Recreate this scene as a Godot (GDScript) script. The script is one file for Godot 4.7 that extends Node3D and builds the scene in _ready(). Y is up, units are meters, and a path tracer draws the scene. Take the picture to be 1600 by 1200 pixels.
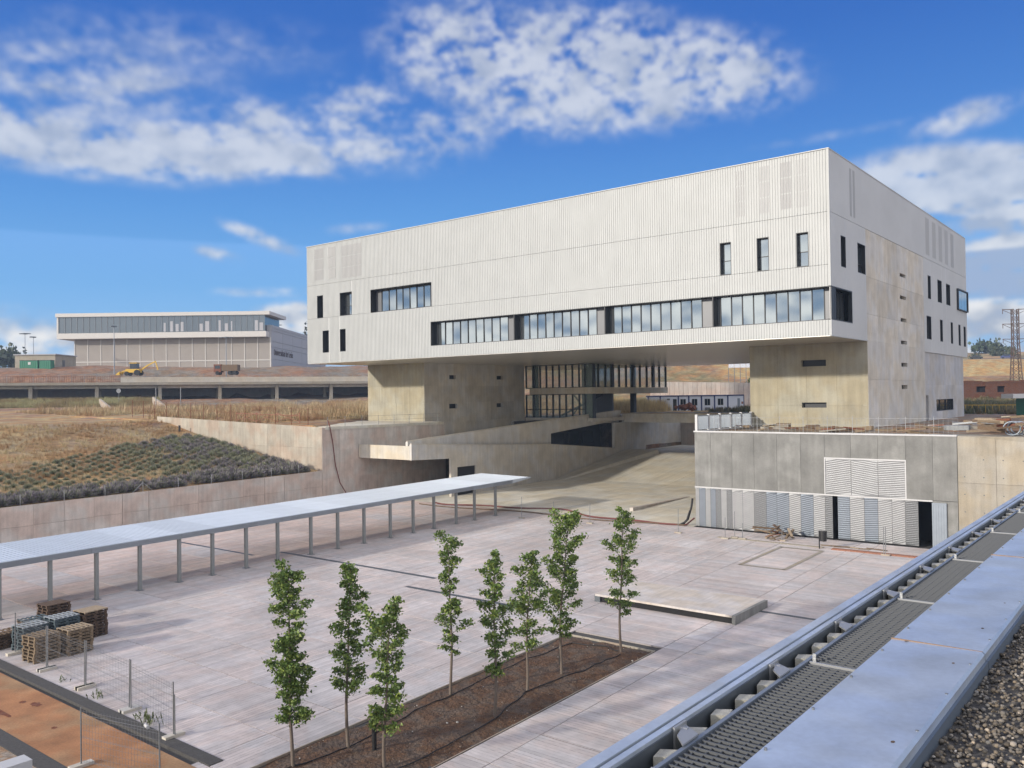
extends Node3D

# ---------------------------------------------------------------- mesh buffer
class MB:
	var v := PackedVector3Array()
	var n := PackedVector3Array()
	var t := PackedVector2Array()
	var c := PackedColorArray()
	var col := Color(1, 1, 1)

	func tri(a: Vector3, b: Vector3, d: Vector3, ua := Vector2.ZERO, ub := Vector2.ZERO, ud := Vector2.ZERO) -> void:
		var nn := (b - a).cross(d - a).normalized()
		v.append(a); v.append(d); v.append(b)
		for i in 3:
			n.append(nn)
			c.append(col)
		t.append(ua); t.append(ud); t.append(ub)

	func tris(a: Vector3, b: Vector3, d: Vector3, na: Vector3, nb: Vector3, nd: Vector3) -> void:
		v.append(a); v.append(d); v.append(b)
		n.append(na); n.append(nd); n.append(nb)
		for i in 3:
			c.append(col)
			t.append(Vector2.ZERO)

	func quad(a: Vector3, b: Vector3, d: Vector3, e: Vector3) -> void:
		tri(a, b, d)
		tri(a, d, e)

	func quad_uv(a: Vector3, b: Vector3, d: Vector3, e: Vector3, ua: Vector2, ub: Vector2, ud: Vector2, ue: Vector2) -> void:
		tri(a, b, d, ua, ub, ud)
		tri(a, d, e, ua, ud, ue)

	func box(p: Vector3, q: Vector3) -> void:
		var a := Vector3(minf(p.x, q.x), minf(p.y, q.y), minf(p.z, q.z))
		var b := Vector3(maxf(p.x, q.x), maxf(p.y, q.y), maxf(p.z, q.z))
		quad(Vector3(a.x, a.y, b.z), Vector3(b.x, a.y, b.z), Vector3(b.x, b.y, b.z), Vector3(a.x, b.y, b.z))
		quad(Vector3(b.x, a.y, a.z), Vector3(a.x, a.y, a.z), Vector3(a.x, b.y, a.z), Vector3(b.x, b.y, a.z))
		quad(Vector3(b.x, a.y, b.z), Vector3(b.x, a.y, a.z), Vector3(b.x, b.y, a.z), Vector3(b.x, b.y, b.z))
		quad(Vector3(a.x, a.y, a.z), Vector3(a.x, a.y, b.z), Vector3(a.x, b.y, b.z), Vector3(a.x, b.y, a.z))
		quad(Vector3(a.x, b.y, b.z), Vector3(b.x, b.y, b.z), Vector3(b.x, b.y, a.z), Vector3(a.x, b.y, a.z))
		quad(Vector3(a.x, a.y, a.z), Vector3(b.x, a.y, a.z), Vector3(b.x, a.y, b.z), Vector3(a.x, a.y, b.z))

	func obox(ctr: Vector3, size: Vector3, bas: Basis) -> void:
		var k := MB.new()
		k.col = col
		k.box(-size * 0.5, size * 0.5)
		add(k, Transform3D(bas, ctr))

	func add(k: MB, x := Transform3D()) -> void:
		for i in k.v.size():
			v.append(x * k.v[i])
			n.append((x.basis * k.n[i]).normalized())
		t.append_array(k.t)
		c.append_array(k.c)

	# bar of square or round section between two points
	func bar(a: Vector3, b: Vector3, r: float, sides := 4, r2 := -1.0) -> void:
		if r2 < 0.0:
			r2 = r
		var d := (b - a).normalized()
		var u := d.cross(Vector3.UP if absf(d.y) < 0.9 else Vector3.RIGHT).normalized()
		var w := u.cross(d)
		for i in sides:
			var p0 := TAU * (i + 0.5) / sides
			var p1 := TAU * (i + 1.5) / sides
			var e0 := u * cos(p0) + w * sin(p0)
			var e1 := u * cos(p1) + w * sin(p1)
			if sides > 4:
				tris(a + e1 * r, a + e0 * r, b + e0 * r2, e1, e0, e0)
				tris(a + e1 * r, b + e0 * r2, b + e1 * r2, e1, e0, e1)
			else:
				quad(a + e1 * r, a + e0 * r, b + e0 * r2, b + e1 * r2)
			tri(b, b + e1 * r2, b + e0 * r2)
			tri(a, a + e0 * r, a + e1 * r)

	func tube(pts: Array, r: float, sides := 6) -> void:
		for i in pts.size() - 1:
			bar(pts[i], pts[i + 1], r, sides)

	# polygon (counter-clockwise seen against dir) pushed along dir
	func prism(poly: PackedVector3Array, dir: Vector3) -> void:
		var m := poly.size()
		var nn := Vector3.ZERO
		for i in m:
			nn += poly[i].cross(poly[(i + 1) % m])
		var u := (poly[1] - poly[0]).normalized()
		var w := nn.normalized().cross(u)
		var flat := PackedVector2Array()
		for p in poly:
			flat.append(Vector2((p - poly[0]).dot(u), (p - poly[0]).dot(w)))
		var idx := Geometry2D.triangulate_polygon(flat)
		var out := nn.dot(dir) < 0.0
		for i in range(0, idx.size(), 3):
			var a := poly[idx[i]]
			var b := poly[idx[i + 1]]
			var d := poly[idx[i + 2]]
			if ((b - a).cross(d - a).dot(dir) > 0.0):
				var k := b
				b = d
				d = k
			tri(a, b, d)
			tri(a + dir, d + dir, b + dir)
		for i in m:
			var a := poly[i]
			var b := poly[(i + 1) % m]
			if out:
				quad(a, a + dir, b + dir, b)
			else:
				quad(a, b, b + dir, a + dir)

	func ball(ctr: Vector3, r: Vector3, rings := 5, segs := 8) -> void:
		for i in rings:
			for j in segs:
				var q := []
				for k in [[i, j], [i, j + 1], [i + 1, j + 1], [i + 1, j]]:
					var th: float = PI * k[0] / rings
					var ph: float = TAU * k[1] / segs
					q.append(Vector3(sin(th) * cos(ph), cos(th), sin(th) * sin(ph)))
				tris(ctr + q[0] * r, ctr + q[1] * r, ctr + q[2] * r, q[0], q[1], q[2])
				tris(ctr + q[0] * r, ctr + q[2] * r, ctr + q[3] * r, q[0], q[2], q[3])

	func mesh(off := Vector3.ZERO) -> ArrayMesh:
		var arr := []
		arr.resize(Mesh.ARRAY_MAX)
		if off != Vector3.ZERO:
			for i in v.size():
				v[i] -= off
		arr[Mesh.ARRAY_VERTEX] = v
		arr[Mesh.ARRAY_NORMAL] = n
		arr[Mesh.ARRAY_TEX_UV] = t
		arr[Mesh.ARRAY_COLOR] = c
		var m := ArrayMesh.new()
		m.add_surface_from_arrays(Mesh.PRIMITIVE_TRIANGLES, arr)
		return m

var rng := RandomNumberGenerator.new()
var used := {}
var mats := {}

# ---------------------------------------------------------------- naming helpers
func numbered(called: String) -> String:
	var k: int = used.get(called, 0)
	used[called] = k + 1
	return called if k == 0 else "%s_%03d" % [called, k]

func tag(o: Node, label: String, category: String, group := "", kind := "") -> void:
	o.set_meta("label", label)
	if category:
		o.set_meta("category", category)
	if group:
		o.set_meta("group", group)
	if kind:
		o.set_meta("kind", kind)

func thing(called: String, label: String, category: String, at := Vector3.ZERO, group := "", turn := 0.0) -> Node3D:
	var o := Node3D.new()
	o.name = numbered(called)
	add_child(o)
	o.position = at
	o.rotation.y = turn
	tag(o, label, category, group)
	return o

# a part whose buffer is in the same frame as its parent's children
func part(parent: Node3D, called: String, k: MB, mat: Material, kind := "") -> MeshInstance3D:
	var o := MeshInstance3D.new()
	o.name = called
	o.mesh = k.mesh()
	o.material_override = null
	o.mesh.surface_set_material(0, mat)
	parent.add_child(o, true)
	if kind:
		o.set_meta("kind", kind)
	return o

# the same with the buffer in world coordinates (parent unrotated, top-level)
func wpart(parent: Node3D, called: String, k: MB, mat: Material, kind := "") -> MeshInstance3D:
	var o := MeshInstance3D.new()
	o.name = called
	o.mesh = k.mesh(parent.position)
	o.mesh.surface_set_material(0, mat)
	parent.add_child(o, true)
	if kind:
		o.set_meta("kind", kind)
	return o

func shared(parent: Node3D, called: String, m: Mesh, x: Transform3D) -> MeshInstance3D:
	var o := MeshInstance3D.new()
	o.name = called
	o.mesh = m
	o.transform = x
	parent.add_child(o, true)
	return o

func single(called: String, label: String, category: String, k: MB, mat: Material, at := Vector3.ZERO, group := "") -> MeshInstance3D:
	var o := MeshInstance3D.new()
	o.name = numbered(called)
	o.mesh = k.mesh(at)
	o.mesh.surface_set_material(0, mat)
	o.position = at
	add_child(o)
	tag(o, label, category, group)
	return o

func struct(called: String, label: String, k: MB, mat: Material) -> MeshInstance3D:
	var o := MeshInstance3D.new()
	o.name = numbered(called)
	o.mesh = k.mesh()
	o.mesh.surface_set_material(0, mat)
	add_child(o)
	o.set_meta("label", label)
	o.set_meta("kind", "structure")
	return o

func copy(o: Node3D, called: String, label: String, at: Vector3, turn := 0.0) -> Node3D:
	var r: Node3D = o.duplicate()
	r.name = numbered(called)
	add_child(r)
	r.position = at
	r.rotation.y = turn
	r.set_meta("label", label)
	return r

# ---------------------------------------------------------------- materials
func fbm(seed_: int, freq: float, oct := 4) -> FastNoiseLite:
	var f := FastNoiseLite.new()
	f.noise_type = FastNoiseLite.TYPE_SIMPLEX_SMOOTH
	f.seed = seed_
	f.frequency = freq
	f.fractal_type = FastNoiseLite.FRACTAL_FBM
	f.fractal_octaves = oct
	return f

# layered grey texture: broad patches, fine grain and streaks along v
func surface_tex(seed_: int, size: int, broad: float, fine: float, streak: float, lo: float, broad_freq := 0.006, tint := Color(1, 1, 1), amount := 0.0) -> ImageTexture:
	var a := fbm(seed_, broad_freq, 5).get_seamless_image(size, size)
	var b := fbm(seed_ + 1, 0.11, 3).get_seamless_image(size, size)
	var s := fbm(seed_ + 2, 0.035, 4).get_seamless_image(size, size)
	var s2 := fbm(seed_ + 3, 0.004, 4).get_seamless_image(size, size)
	a.convert(Image.FORMAT_L8); b.convert(Image.FORMAT_L8); s.convert(Image.FORMAT_L8); s2.convert(Image.FORMAT_L8)
	var da := a.get_data(); var db := b.get_data(); var ds := s.get_data(); var d2 := s2.get_data()
	var out := PackedByteArray()
	out.resize(size * size * 3)
	for y in size:
		for x in size:
			var i := y * size + x
			var st := ds[((y / 12) % size) * size + x] / 255.0 - 0.5
			var g := 1.0 - lo + broad * (da[i] / 255.0 - 0.5) + fine * (db[i] / 255.0 - 0.5) + streak * st
			var k := clampf((d2[i] / 255.0 - 0.5) * 3.0 + 0.5, 0.0, 1.0) * amount
			g = clampf(g, 0.0, 1.0)
			out[i * 3] = int(255.0 * g * lerpf(1.0, tint.r, k))
			out[i * 3 + 1] = int(255.0 * g * lerpf(1.0, tint.g, k))
			out[i * 3 + 2] = int(255.0 * g * lerpf(1.0, tint.b, k))
	return ImageTexture.create_from_image(Image.create_from_data(size, size, false, Image.FORMAT_RGB8, out))

func mat(called: String, r: float, g: float, b: float, rough := 0.85, metal := 0.0, tex: Texture2D = null, scale := 0.2) -> StandardMaterial3D:
	var m := StandardMaterial3D.new()
	m.resource_name = called
	m.albedo_color = Color(r, g, b).linear_to_srgb()
	m.roughness = rough
	m.metallic = metal
	if tex:
		m.albedo_texture = tex
		m.uv1_triplanar = true
		m.uv1_world_triplanar = true
		m.uv1_scale = Vector3(scale, scale, scale)
	mats[called] = m
	return m

func relief(m: StandardMaterial3D, tex: Texture2D, cm: float) -> void:
	m.heightmap_enabled = true
	m.heightmap_texture = tex
	m.heightmap_scale = cm

func noise_tex(seed_: int, freq: float, size := 512, oct := 4) -> NoiseTexture2D:
	var nt := NoiseTexture2D.new()
	nt.width = size
	nt.height = size
	nt.seamless = true
	nt.noise = fbm(seed_, freq, oct)
	return nt

# boards cast into the paving: 40 boards over 8 m, u along the board
func board_tex(seed_: int) -> ImageTexture:
	var size := 1024
	var g := fbm(seed_, 0.09, 3).get_seamless_image(size, size)
	var w := fbm(seed_ + 1, 0.012, 5).get_seamless_image(size, size)
	var w2 := fbm(seed_ + 2, 0.004, 4).get_seamless_image(size, size)
	g.convert(Image.FORMAT_L8); w.convert(Image.FORMAT_L8); w2.convert(Image.FORMAT_L8)
	var dg := g.get_data(); var dw := w.get_data(); var d2 := w2.get_data()
	var r := RandomNumberGenerator.new()
	r.seed = seed_
	var edges := []
	var y0 := 0.0
	var tone := PackedFloat32Array()
	var groove := PackedFloat32Array()
	tone.resize(size); groove.resize(size)
	while y0 < size:
		var wd := r.randf_range(20.0, 30.0)
		if y0 + wd > size - 12:
			wd = size - y0
		var tn := r.randf_range(-0.04, 0.04)
		var deep := r.randf_range(0.06, 0.3)
		for k in range(int(y0), mini(size, int(y0 + wd))):
			tone[k] = tn
			groove[k] = deep if k - y0 < 2.0 else 0.0
		y0 += wd
	var out := PackedByteArray()
	out.resize(size * size * 3)
	for y in size:
		for x in size:
			var i := y * size + x
			var j := y * size + (x / 6)
			var v := 0.93 + tone[y] + 0.06 * (dg[j] / 255.0 - 0.5) + 0.07 * (dw[i] / 255.0 - 0.5)
			v *= 1.0 - groove[y] * clampf(dw[(i * 3 + 991) % (size * size)] / 255.0 * 2.2 - 0.3, 0.0, 1.0)
			var k := clampf((d2[i] / 255.0 - 0.5) * 4.0 + 0.4, 0.0, 1.0)
			v = clampf(v, 0.0, 1.0)
			out[i * 3] = int(255.0 * minf(1.0, v * lerpf(0.995, 1.01, k)))
			out[i * 3 + 1] = int(255.0 * v * lerpf(0.99, 0.98, k))
			out[i * 3 + 2] = int(255.0 * v * lerpf(1.0, 0.975, k))
	var im := Image.create_from_data(size, size, false, Image.FORMAT_RGB8, out)
	return ImageTexture.create_from_image(im)

# ---------------------------------------------------------------- sky
func cloud_sky() -> ImageTexture:
	var W := 2048
	var ex := 2.1
	var H := 1024
	var f := PackedFloat32Array()
	f.resize(W * H * 3)
	var el_k := [0.0, 3.0, 7.0, 12.0, 17.0, 23.0, 40.0, 90.0]
	var cols := [Color8(176, 206, 236), Color8(146, 194, 238), Color8(122, 180, 236), Color8(96, 158, 226), Color8(76, 134, 212), Color8(58, 112, 196), Color8(44, 90, 172), Color8(34, 72, 150)]
	# lit banks and puffs seen in the sky: azimuth, elevation, half width, half height, tilt, strength, fineness
	var banks := [
		[-66.0, 15.2, 9.5, 1.7, -0.05, 0.85, 0.0], [-57.0, 15.6, 8.0, 1.6, -0.02, 0.8, 0.0], [-49.5, 16.0, 5.0, 0.9, 0.1, 0.55, 0.5],
		[-66.0, 18.6, 9.0, 2.6, 0.0, 0.42, 0.0], [-60.0, 21.6, 11.0, 2.0, 0.05, 0.25, 0.0], [-54.5, 17.6, 4.0, 1.6, 0.0, 0.42, 0.8], [-49.0, 18.5, 4.0, 2.2, 0.2, 0.4, 1.0], 
		[-40.5, 22.2, 6.5, 3.2, -0.1, 0.62, 1.0], [-32.0, 21.2, 8.0, 3.6, -0.12, 0.68, 1.0], [-25.0, 20.4, 6.0, 2.6, -0.15, 0.6, 1.0], [-34.0, 18.4, 7.0, 1.6, 0.0, 0.4, 1.0], [-43.0, 17.4, 5.0, 2.4, 0.2, 0.34, 1.0],
		[-55.0, 10.4, 2.6, 0.55, -0.35, 0.5, 0.6], [-57.6, 9.3, 1.5, 0.5, -0.2, 0.4, 0.6], [-49.0, 11.2, 2.2, 0.4, 0.1, 0.24, 0.6],
		[-10.5, 12.4, 6.5, 1.9, -0.08, 1.25, 0.0], [-5.0, 11.2, 6.0, 2.2, -0.1, 1.2, 0.0], [-9.0, 9.7, 5.0, 0.7, 0.0, 0.6, 0.0, 0.2], [-7.0, 6.9, 5.4, 1.6, 0.0, 1.2, 0.0, 0.75], [-8.0, 8.6, 3.6, 0.5, 0.05, 0.7, 0.0], [-8.5, 4.2, 5.0, 1.2, 0.0, 1.1, 0.0], [-8.0, 1.8, 8.0, 1.0, 0.0, 0.7, 0.0],
		[-10.5, 15.9, 3.6, 0.9, 0.15, 0.42, 0.8], [-17.0, 15.9, 6.0, 0.35, 0.05, 0.22, 0.4], [-13.0, 14.2, 3.5, 0.4, 0.0, 0.3, 0.4],
		[-53.0, 5.3, 2.6, 1.0, 0.0, 1.0, 0.0], [-54.0, 7.0, 4.0, 0.35, 0.02, 0.45, 0.3], [-68.0, 3.6, 6.0, 1.3, 0.0, 0.7, 0.2], [-72.0, 5.4, 5.0, 0.5, 0.0, 0.3, 0.2], [-40.0, 2.0, 20.0, 1.2, 0.0, 0.4, 0.2],
	]
	var n1 := fbm(11, 1.0, 6)
	n1.fractal_gain = 0.58
	var n2 := fbm(23, 1.0, 5)
	n2.fractal_gain = 0.62
	var n3 := fbm(37, 1.0, 3)
	var top_row := int(H * 0.5) + 4
	for y in top_row:
		var el := 90.0 - 180.0 * (y + 0.5) / H
		var ee := maxf(el, 0.0)
		var k := 0
		while k < 6 and ee > el_k[k + 1]:
			k += 1
		var tt := clampf((ee - el_k[k]) / (el_k[k + 1] - el_k[k]), 0.0, 1.0)
		var base: Color = (cols[k] as Color).lerp(cols[k + 1], tt).srgb_to_linear() / ex
		var ce := cos(deg_to_rad(el))
		var se := sin(deg_to_rad(maxf(el, 0.0)))
		for x in W:
			var az := 360.0 * (x + 0.5) / W
			if az > 180.0:
				az -= 360.0
			var ar := deg_to_rad(az)
			var dx := sin(ar) * ce
			var dz := -cos(ar) * ce
			var dens := 0.0
			var bright := 0.0
			var boost := 0.0
			var q := 1.0 / (se + 0.16)
			if az > -78.0 and az < 4.0 and el < 27.0:
				var mask := 0.0
				var fine := 0.0
				var shade := 0.0
				for b in banks:
					var u: float = az - b[0]
					if absf(u) > b[2] * 1.5:
						continue
					var w: float = el - b[1] - u * b[4]
					if absf(w) > b[3] * 1.5:
						continue
					var rr: float = (u * u) / (b[2] * b[2]) + (w * w) / (b[3] * b[3])
					if rr < 2.25:
						var g: float = b[5] * (1.0 - rr / 2.25) * (1.0 - rr / 2.25) * 1.9
						if g > mask:
							fine = b[6]
							shade = b[7] if b.size() > 7 else 0.0
						mask = maxf(mask, g) + 0.35 * minf(mask, g)
				if mask > 0.01:
					var m1 := n1.get_noise_3d(dx * q * 5.0, el * 0.18, dz * q * 5.0)
					var m2 := n2.get_noise_3d(dx * 46.0, el * 1.1, dz * 46.0)
					var m3 := n1.get_noise_3d(dx * 15.0 + 7.0, el * 0.42, dz * 15.0)
					var mm := lerpf(m1 * 0.9 + m3 * 0.55 + m2 * 0.4, m3 * 1.05 + m2 * 0.75, fine)
					dens = smoothstep(0.04, 1.22, mask * (0.92 + 1.25 * mm))
					bright = 0.55 + 0.5 * n3.get_noise_3d(dx * 16.0, el * 0.5 + 9.0, dz * 16.0) + 0.25 * m2 - shade
			else:
				var away := clampf(maxf(-78.0 - az, az - 4.0) / 10.0, 0.0, 1.0) if el < 27.0 else clampf((el - 27.0) / 8.0, 0.0, 1.0)
				if el < 27.0 and absf(az) > 170.0:
					away = 1.0
				var m1 := n1.get_noise_3d(dx * q * 3.0, 3.0, dz * q * 3.0)
				var back := smoothstep(-0.75, 0.25, -cos(ar + 0.674) * ce)
				dens = clampf((m1 + lerpf(-0.06, 0.36, back)) * 2.6, 0.0, 1.0) * away
				if dens > 0.0:
					bright = 0.75 + 0.5 * n3.get_noise_3d(dx * 12.0, el * 0.3, dz * 12.0)
					boost = away * back
			var r := base.r
			var gg := base.g
			var bb := base.b
			if dens > 0.0:
				var sh := clampf(bright * 1.1, 0.0, 1.0) * clampf(1.4 - dens * 0.35, 0.0, 1.0)
				var low := clampf((12.0 - el) / 10.0, 0.0, 1.0)
				var lit := Color(0.72, 0.755, 0.82).lerp(Color(1.0, 0.97, 0.92), low)
				lit = (lit / ex).lerp(Color(1.15, 1.1, 1.03), boost)
				var dark := Color(0.38, 0.45, 0.58).lerp(Color(0.13, 0.22, 0.38), low) / lerpf(ex, 1.2, boost)
				var cc := dark.lerp(lit, sh * sh * (3.0 - 2.0 * sh))
				var al := dens * lerpf(0.8, 0.97, low)
				r = lerpf(r, cc.r, al)
				gg = lerpf(gg, cc.g, al)
				bb = lerpf(bb, cc.b, al)
			var i := (y * W + x) * 3
			f[i] = r
			f[i + 1] = gg
			f[i + 2] = bb
	for y in range(top_row, H):
		for x in W:
			var i := (y * W + x) * 3
			f[i] = 0.22
			f[i + 1] = 0.19
			f[i + 2] = 0.16
	return ImageTexture.create_from_image(Image.create_from_data(W, H, false, Image.FORMAT_RGBF, f.to_byte_array()))

# ---------------------------------------------------------------- walls, openings, windows
# a wall frame: axis "z" is a wall at z = pl facing +z (f = 1) or -z, axis "x" likewise; a runs along it, d stands out of it
func W3(axis: String, pl: float, f: float, a: float, y: float, d: float) -> Vector3:
	return Vector3(a, y, pl + f * d) if axis == "z" else Vector3(pl + f * d, y, a)

func wbox(k: MB, axis: String, pl: float, f: float, r: Array, d0: float, d1: float) -> void:
	k.box(W3(axis, pl, f, r[0], r[1], d0), W3(axis, pl, f, r[2], r[3], d1))

# rect [a0, y0, a1, y1] minus holes
func minus(rect: Array, holes: Array) -> Array:
	var todo := [rect]
	for h in holes:
		var nxt := []
		for r in todo:
			if h[0] >= r[2] or h[2] <= r[0] or h[1] >= r[3] or h[3] <= r[1]:
				nxt.append(r)
				continue
			var x0: float = maxf(r[0], h[0])
			var x1: float = minf(r[2], h[2])
			if h[0] > r[0]:
				nxt.append([r[0], r[1], h[0], r[3]])
			if h[2] < r[2]:
				nxt.append([h[2], r[1], r[2], r[3]])
			if h[1] > r[1]:
				nxt.append([x0, r[1], x1, h[1]])
			if h[3] < r[3]:
				nxt.append([x0, h[3], x1, r[3]])
		todo = nxt
	return todo

func splits(a: float, b: float, step: float) -> Array:
	var m := maxi(1, roundi((b - a) / step))
	var out := []
	for i in m + 1:
		out.append(lerpf(a, b, float(i) / m))
	return out

func panel_wall(parent: Node3D, axis: String, pl: float, f: float, cols: Array, rows: Array, holes: Array, ms: Array, called := "concrete_panel", gap := 0.014, deep := 0.05, core := 0.4, uneven := 0.004) -> void:
	for i in cols.size() - 1:
		for j in rows.size() - 1:
			var k := MB.new()
			var e := rng.randf_range(0.0, uneven)
			for r in minus([cols[i] + gap * 0.5, rows[j] + gap * 0.5, cols[i + 1] - gap * 0.5, rows[j + 1] - gap * 0.5], holes):
				wbox(k, axis, pl, f, r, -deep, e)
			if k.v.size():
				wpart(parent, called, k, ms[rng.randi() % ms.size()])
	var k2 := MB.new()
	for r in minus([cols[0], rows[0], cols[-1], rows[-1]], holes):
		wbox(k2, axis, pl, f, r, -deep - core, -deep - 0.002)
	wpart(parent, "wall_core", k2, ms[0])

# a recessed window: dark lining, panes, mullions; bays is a list of mullion positions (with both ends), solid a list of bays that are shut panels
func window(parent: Node3D, axis: String, pl: float, f: float, r: Array, deep: float, bays: Array, bars := [], solid := [], glass: Material = null, lining: Material = null, called := "window") -> void:
	if lining == null:
		lining = mats.window_metal
	if glass == null:
		glass = mats.mirror_glass
	var k := MB.new()
	var s := 0.05
	wbox(k, axis, pl, f, [r[0], r[3] - s, r[2], r[3]], -deep, 0.012)
	wbox(k, axis, pl, f, [r[0], r[1], r[2], r[1] + s], -deep, 0.012)
	wbox(k, axis, pl, f, [r[0], r[1] + s, r[0] + s, r[3] - s], -deep, 0.012)
	wbox(k, axis, pl, f, [r[2] - s, r[1] + s, r[2], r[3] - s], -deep, 0.012)
	wbox(k, axis, pl, f, [r[0], r[1], r[2], r[3]], -deep - 0.35, -deep - 0.05)
	var w := wpart(parent, called, k, lining)
	w.set_meta("kind", "thing")
	for b in bays.size() - 1:
		var a0: float = bays[b] + 0.02
		var a1: float = bays[b + 1] - 0.02
		var ys := [r[1] + s]
		ys.append_array(bars)
		ys.append(r[3] - s)
		for j in ys.size() - 1:
			var p := MB.new()
			if b in solid:
				wbox(p, axis, pl, f, [a0, ys[j] + 0.02, a1, ys[j + 1] - 0.02], -deep - 0.04, -deep + 0.03)
			else:
				var ctr := W3(axis, pl, f, (a0 + a1) * 0.5, (ys[j] + ys[j + 1]) * 0.5, -deep - 0.01)
				var size := Vector3(a1 - a0, ys[j + 1] - ys[j] - 0.04, 0.02) if axis == "z" else Vector3(0.02, ys[j + 1] - ys[j] - 0.04, a1 - a0)
				p.obox(ctr, size, Basis.from_euler(Vector3(rng.randf_range(-0.012, 0.012), rng.randf_range(-0.012, 0.012), 0.0)))
			for i in p.v.size():
				p.v[i] -= parent.position
			part(w, "shut_panel" if b in solid else "pane", p, mats.grey_panel if b in solid else glass)
		if b > 0:
			var m := MB.new()
			wbox(m, axis, pl, f, [bays[b] - 0.03, r[1] + s, bays[b] + 0.03, r[3] - s], -deep - 0.045, -deep + 0.08)
			for i in m.v.size():
				m.v[i] -= parent.position
			part(w, "mullion", m, lining)
	for y in bars:
		var m := MB.new()
		wbox(m, axis, pl, f, [r[0] + s, y - 0.03, r[2] - s, y + 0.03], -deep - 0.044, -deep + 0.05)
		for i in m.v.size():
			m.v[i] -= parent.position
		part(w, "transom", m, lining)

# ribbed sheet cladding between two heights, open at the holes
func ribbed(axis: String, pl: float, f: float, a0: float, a1: float, y0: float, y1: float, holes: Array, step: float, wide: float, proud: float) -> MB:
	var k := MB.new()
	for r in minus([a0, y0, a1, y1], holes):
		wbox(k, axis, pl, f, r, -0.12, 0.0)
	var m := int((a1 - a0) / step)
	for i in m:
		var c := a0 + (i + 0.5) * (a1 - a0) / m
		for r in minus([c - wide * 0.5, y0 + 0.015, c + wide * 0.5, y1 - 0.015], holes):
			if r[2] - r[0] < wide * 0.9:
				continue
			var q := [W3(axis, pl, f, r[0], r[1], 0.0), W3(axis, pl, f, r[0] + 0.012, r[1], proud), W3(axis, pl, f, r[2] - 0.012, r[1], proud), W3(axis, pl, f, r[2], r[1], 0.0)]
			var up := Vector3(0, r[3] - r[1], 0)
			var flip: bool = (q[3] - q[0]).cross(up).dot(W3(axis, 0.0, f, 0.0, 0.0, 1.0)) < 0.0
			for e in 3:
				if flip:
					k.quad(q[e + 1], q[e], q[e] + up, q[e + 1] + up)
				else:
					k.quad(q[e], q[e + 1], q[e + 1] + up, q[e] + up)
			k.quad(q[0], q[1], q[2], q[3])
			k.quad(q[0] + up, q[1] + up, q[2] + up, q[3] + up)
	return k

# ---------------------------------------------------------------- ground heights
func G(z: float) -> float:
	return 0.0165 * (-z - 20.0)

func steps(x: float, ks: Array, vs: Array) -> float:
	if x <= ks[0]:
		return vs[0]
	for i in ks.size() - 1:
		if x <= ks[i + 1]:
			var t: float = (x - ks[i]) / (ks[i + 1] - ks[i])
			return lerpf(vs[i], vs[i + 1], t)
	return vs[-1]

func land(x: float, z: float) -> float:
	var s := -0.624 * x - 0.781 * z
	var side := 0.781 * x - 0.624 * z
	var far := steps(s, [0.0, 140.0, 165.0, 185.0, 200.0, 230.0, 258.0, 300.0, 340.0, 450.0, 600.0, 1500.0], [8.45, 8.45, 9.1, 11.3, 13.0, 15.6, 21.2, 21.6, 22.4, 24.0, 26.0, 30.0])
	if s > 60.0 and side < -20.0:
		var b := (x + 198.6) * -0.876 + (z + 79.4) * -0.483
		far = steps(b, [-110.0, -50.0, -14.0, -3.0, 13.0, 25.0, 33.0, 48.0, 56.0, 120.0, 1500.0], [8.75, 9.9, 10.5, 11.8, 12.2, 12.4, 17.6, 20.9, 21.7, 22.6, 30.0])
		if b > 25.0:
			far += 3.6 * exp(-((x + 176.0) * (x + 176.0) / 190.0 + (z + 146.0) * (z + 146.0) / 70.0)) + 3.0 * exp(-((x + 196.0) * (x + 196.0) / 60.0 + (z + 128.0) * (z + 128.0) / 40.0))
	elif s > 300.0 and side > 40.0:
		far += clampf((side - 40.0) / 60.0, 0.0, 1.0) * steps(s, [330.0, 430.0, 520.0, 900.0], [0.0, 7.0, 9.0, 6.0])
	if x < -71.05 and z > -56.9:
		var bank := 0.0165 * (z + 56.8)
		bank = steps(-x, [71.1, 84.4, 95.7, 101.5, 112.0], [3.95, 6.05, 7.6, 8.9, 9.05]) - maxf(0.0, bank) * clampf((110.0 + x) / 20.0, 0.0, 1.0)
		if x < -112.0:
			bank = lerpf(bank, far, clampf((-112.0 - x) / 20.0, 0.0, 1.0))
		return bank if s < 150.0 else maxf(bank, far)
	if x > -71.05 and z > -67.1 and x < 60.0:
		return -3.0
	if x > -62.8 and x < -31.6 and z > -122.0 and z < -63.0:
		return -3.0
	if x > (-71.05 if z > -75.3 else -74.5) and x < -62.0 and z > -110.0:
		return -3.0
	return far

func grid_lines(parts: Array) -> Array:
	var out := []
	for p in parts:
		var v: float = p[0]
		while v < p[1] - 0.001:
			out.append(v)
			v += p[2]
	out.append(parts[-1][1])
	return out

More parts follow.
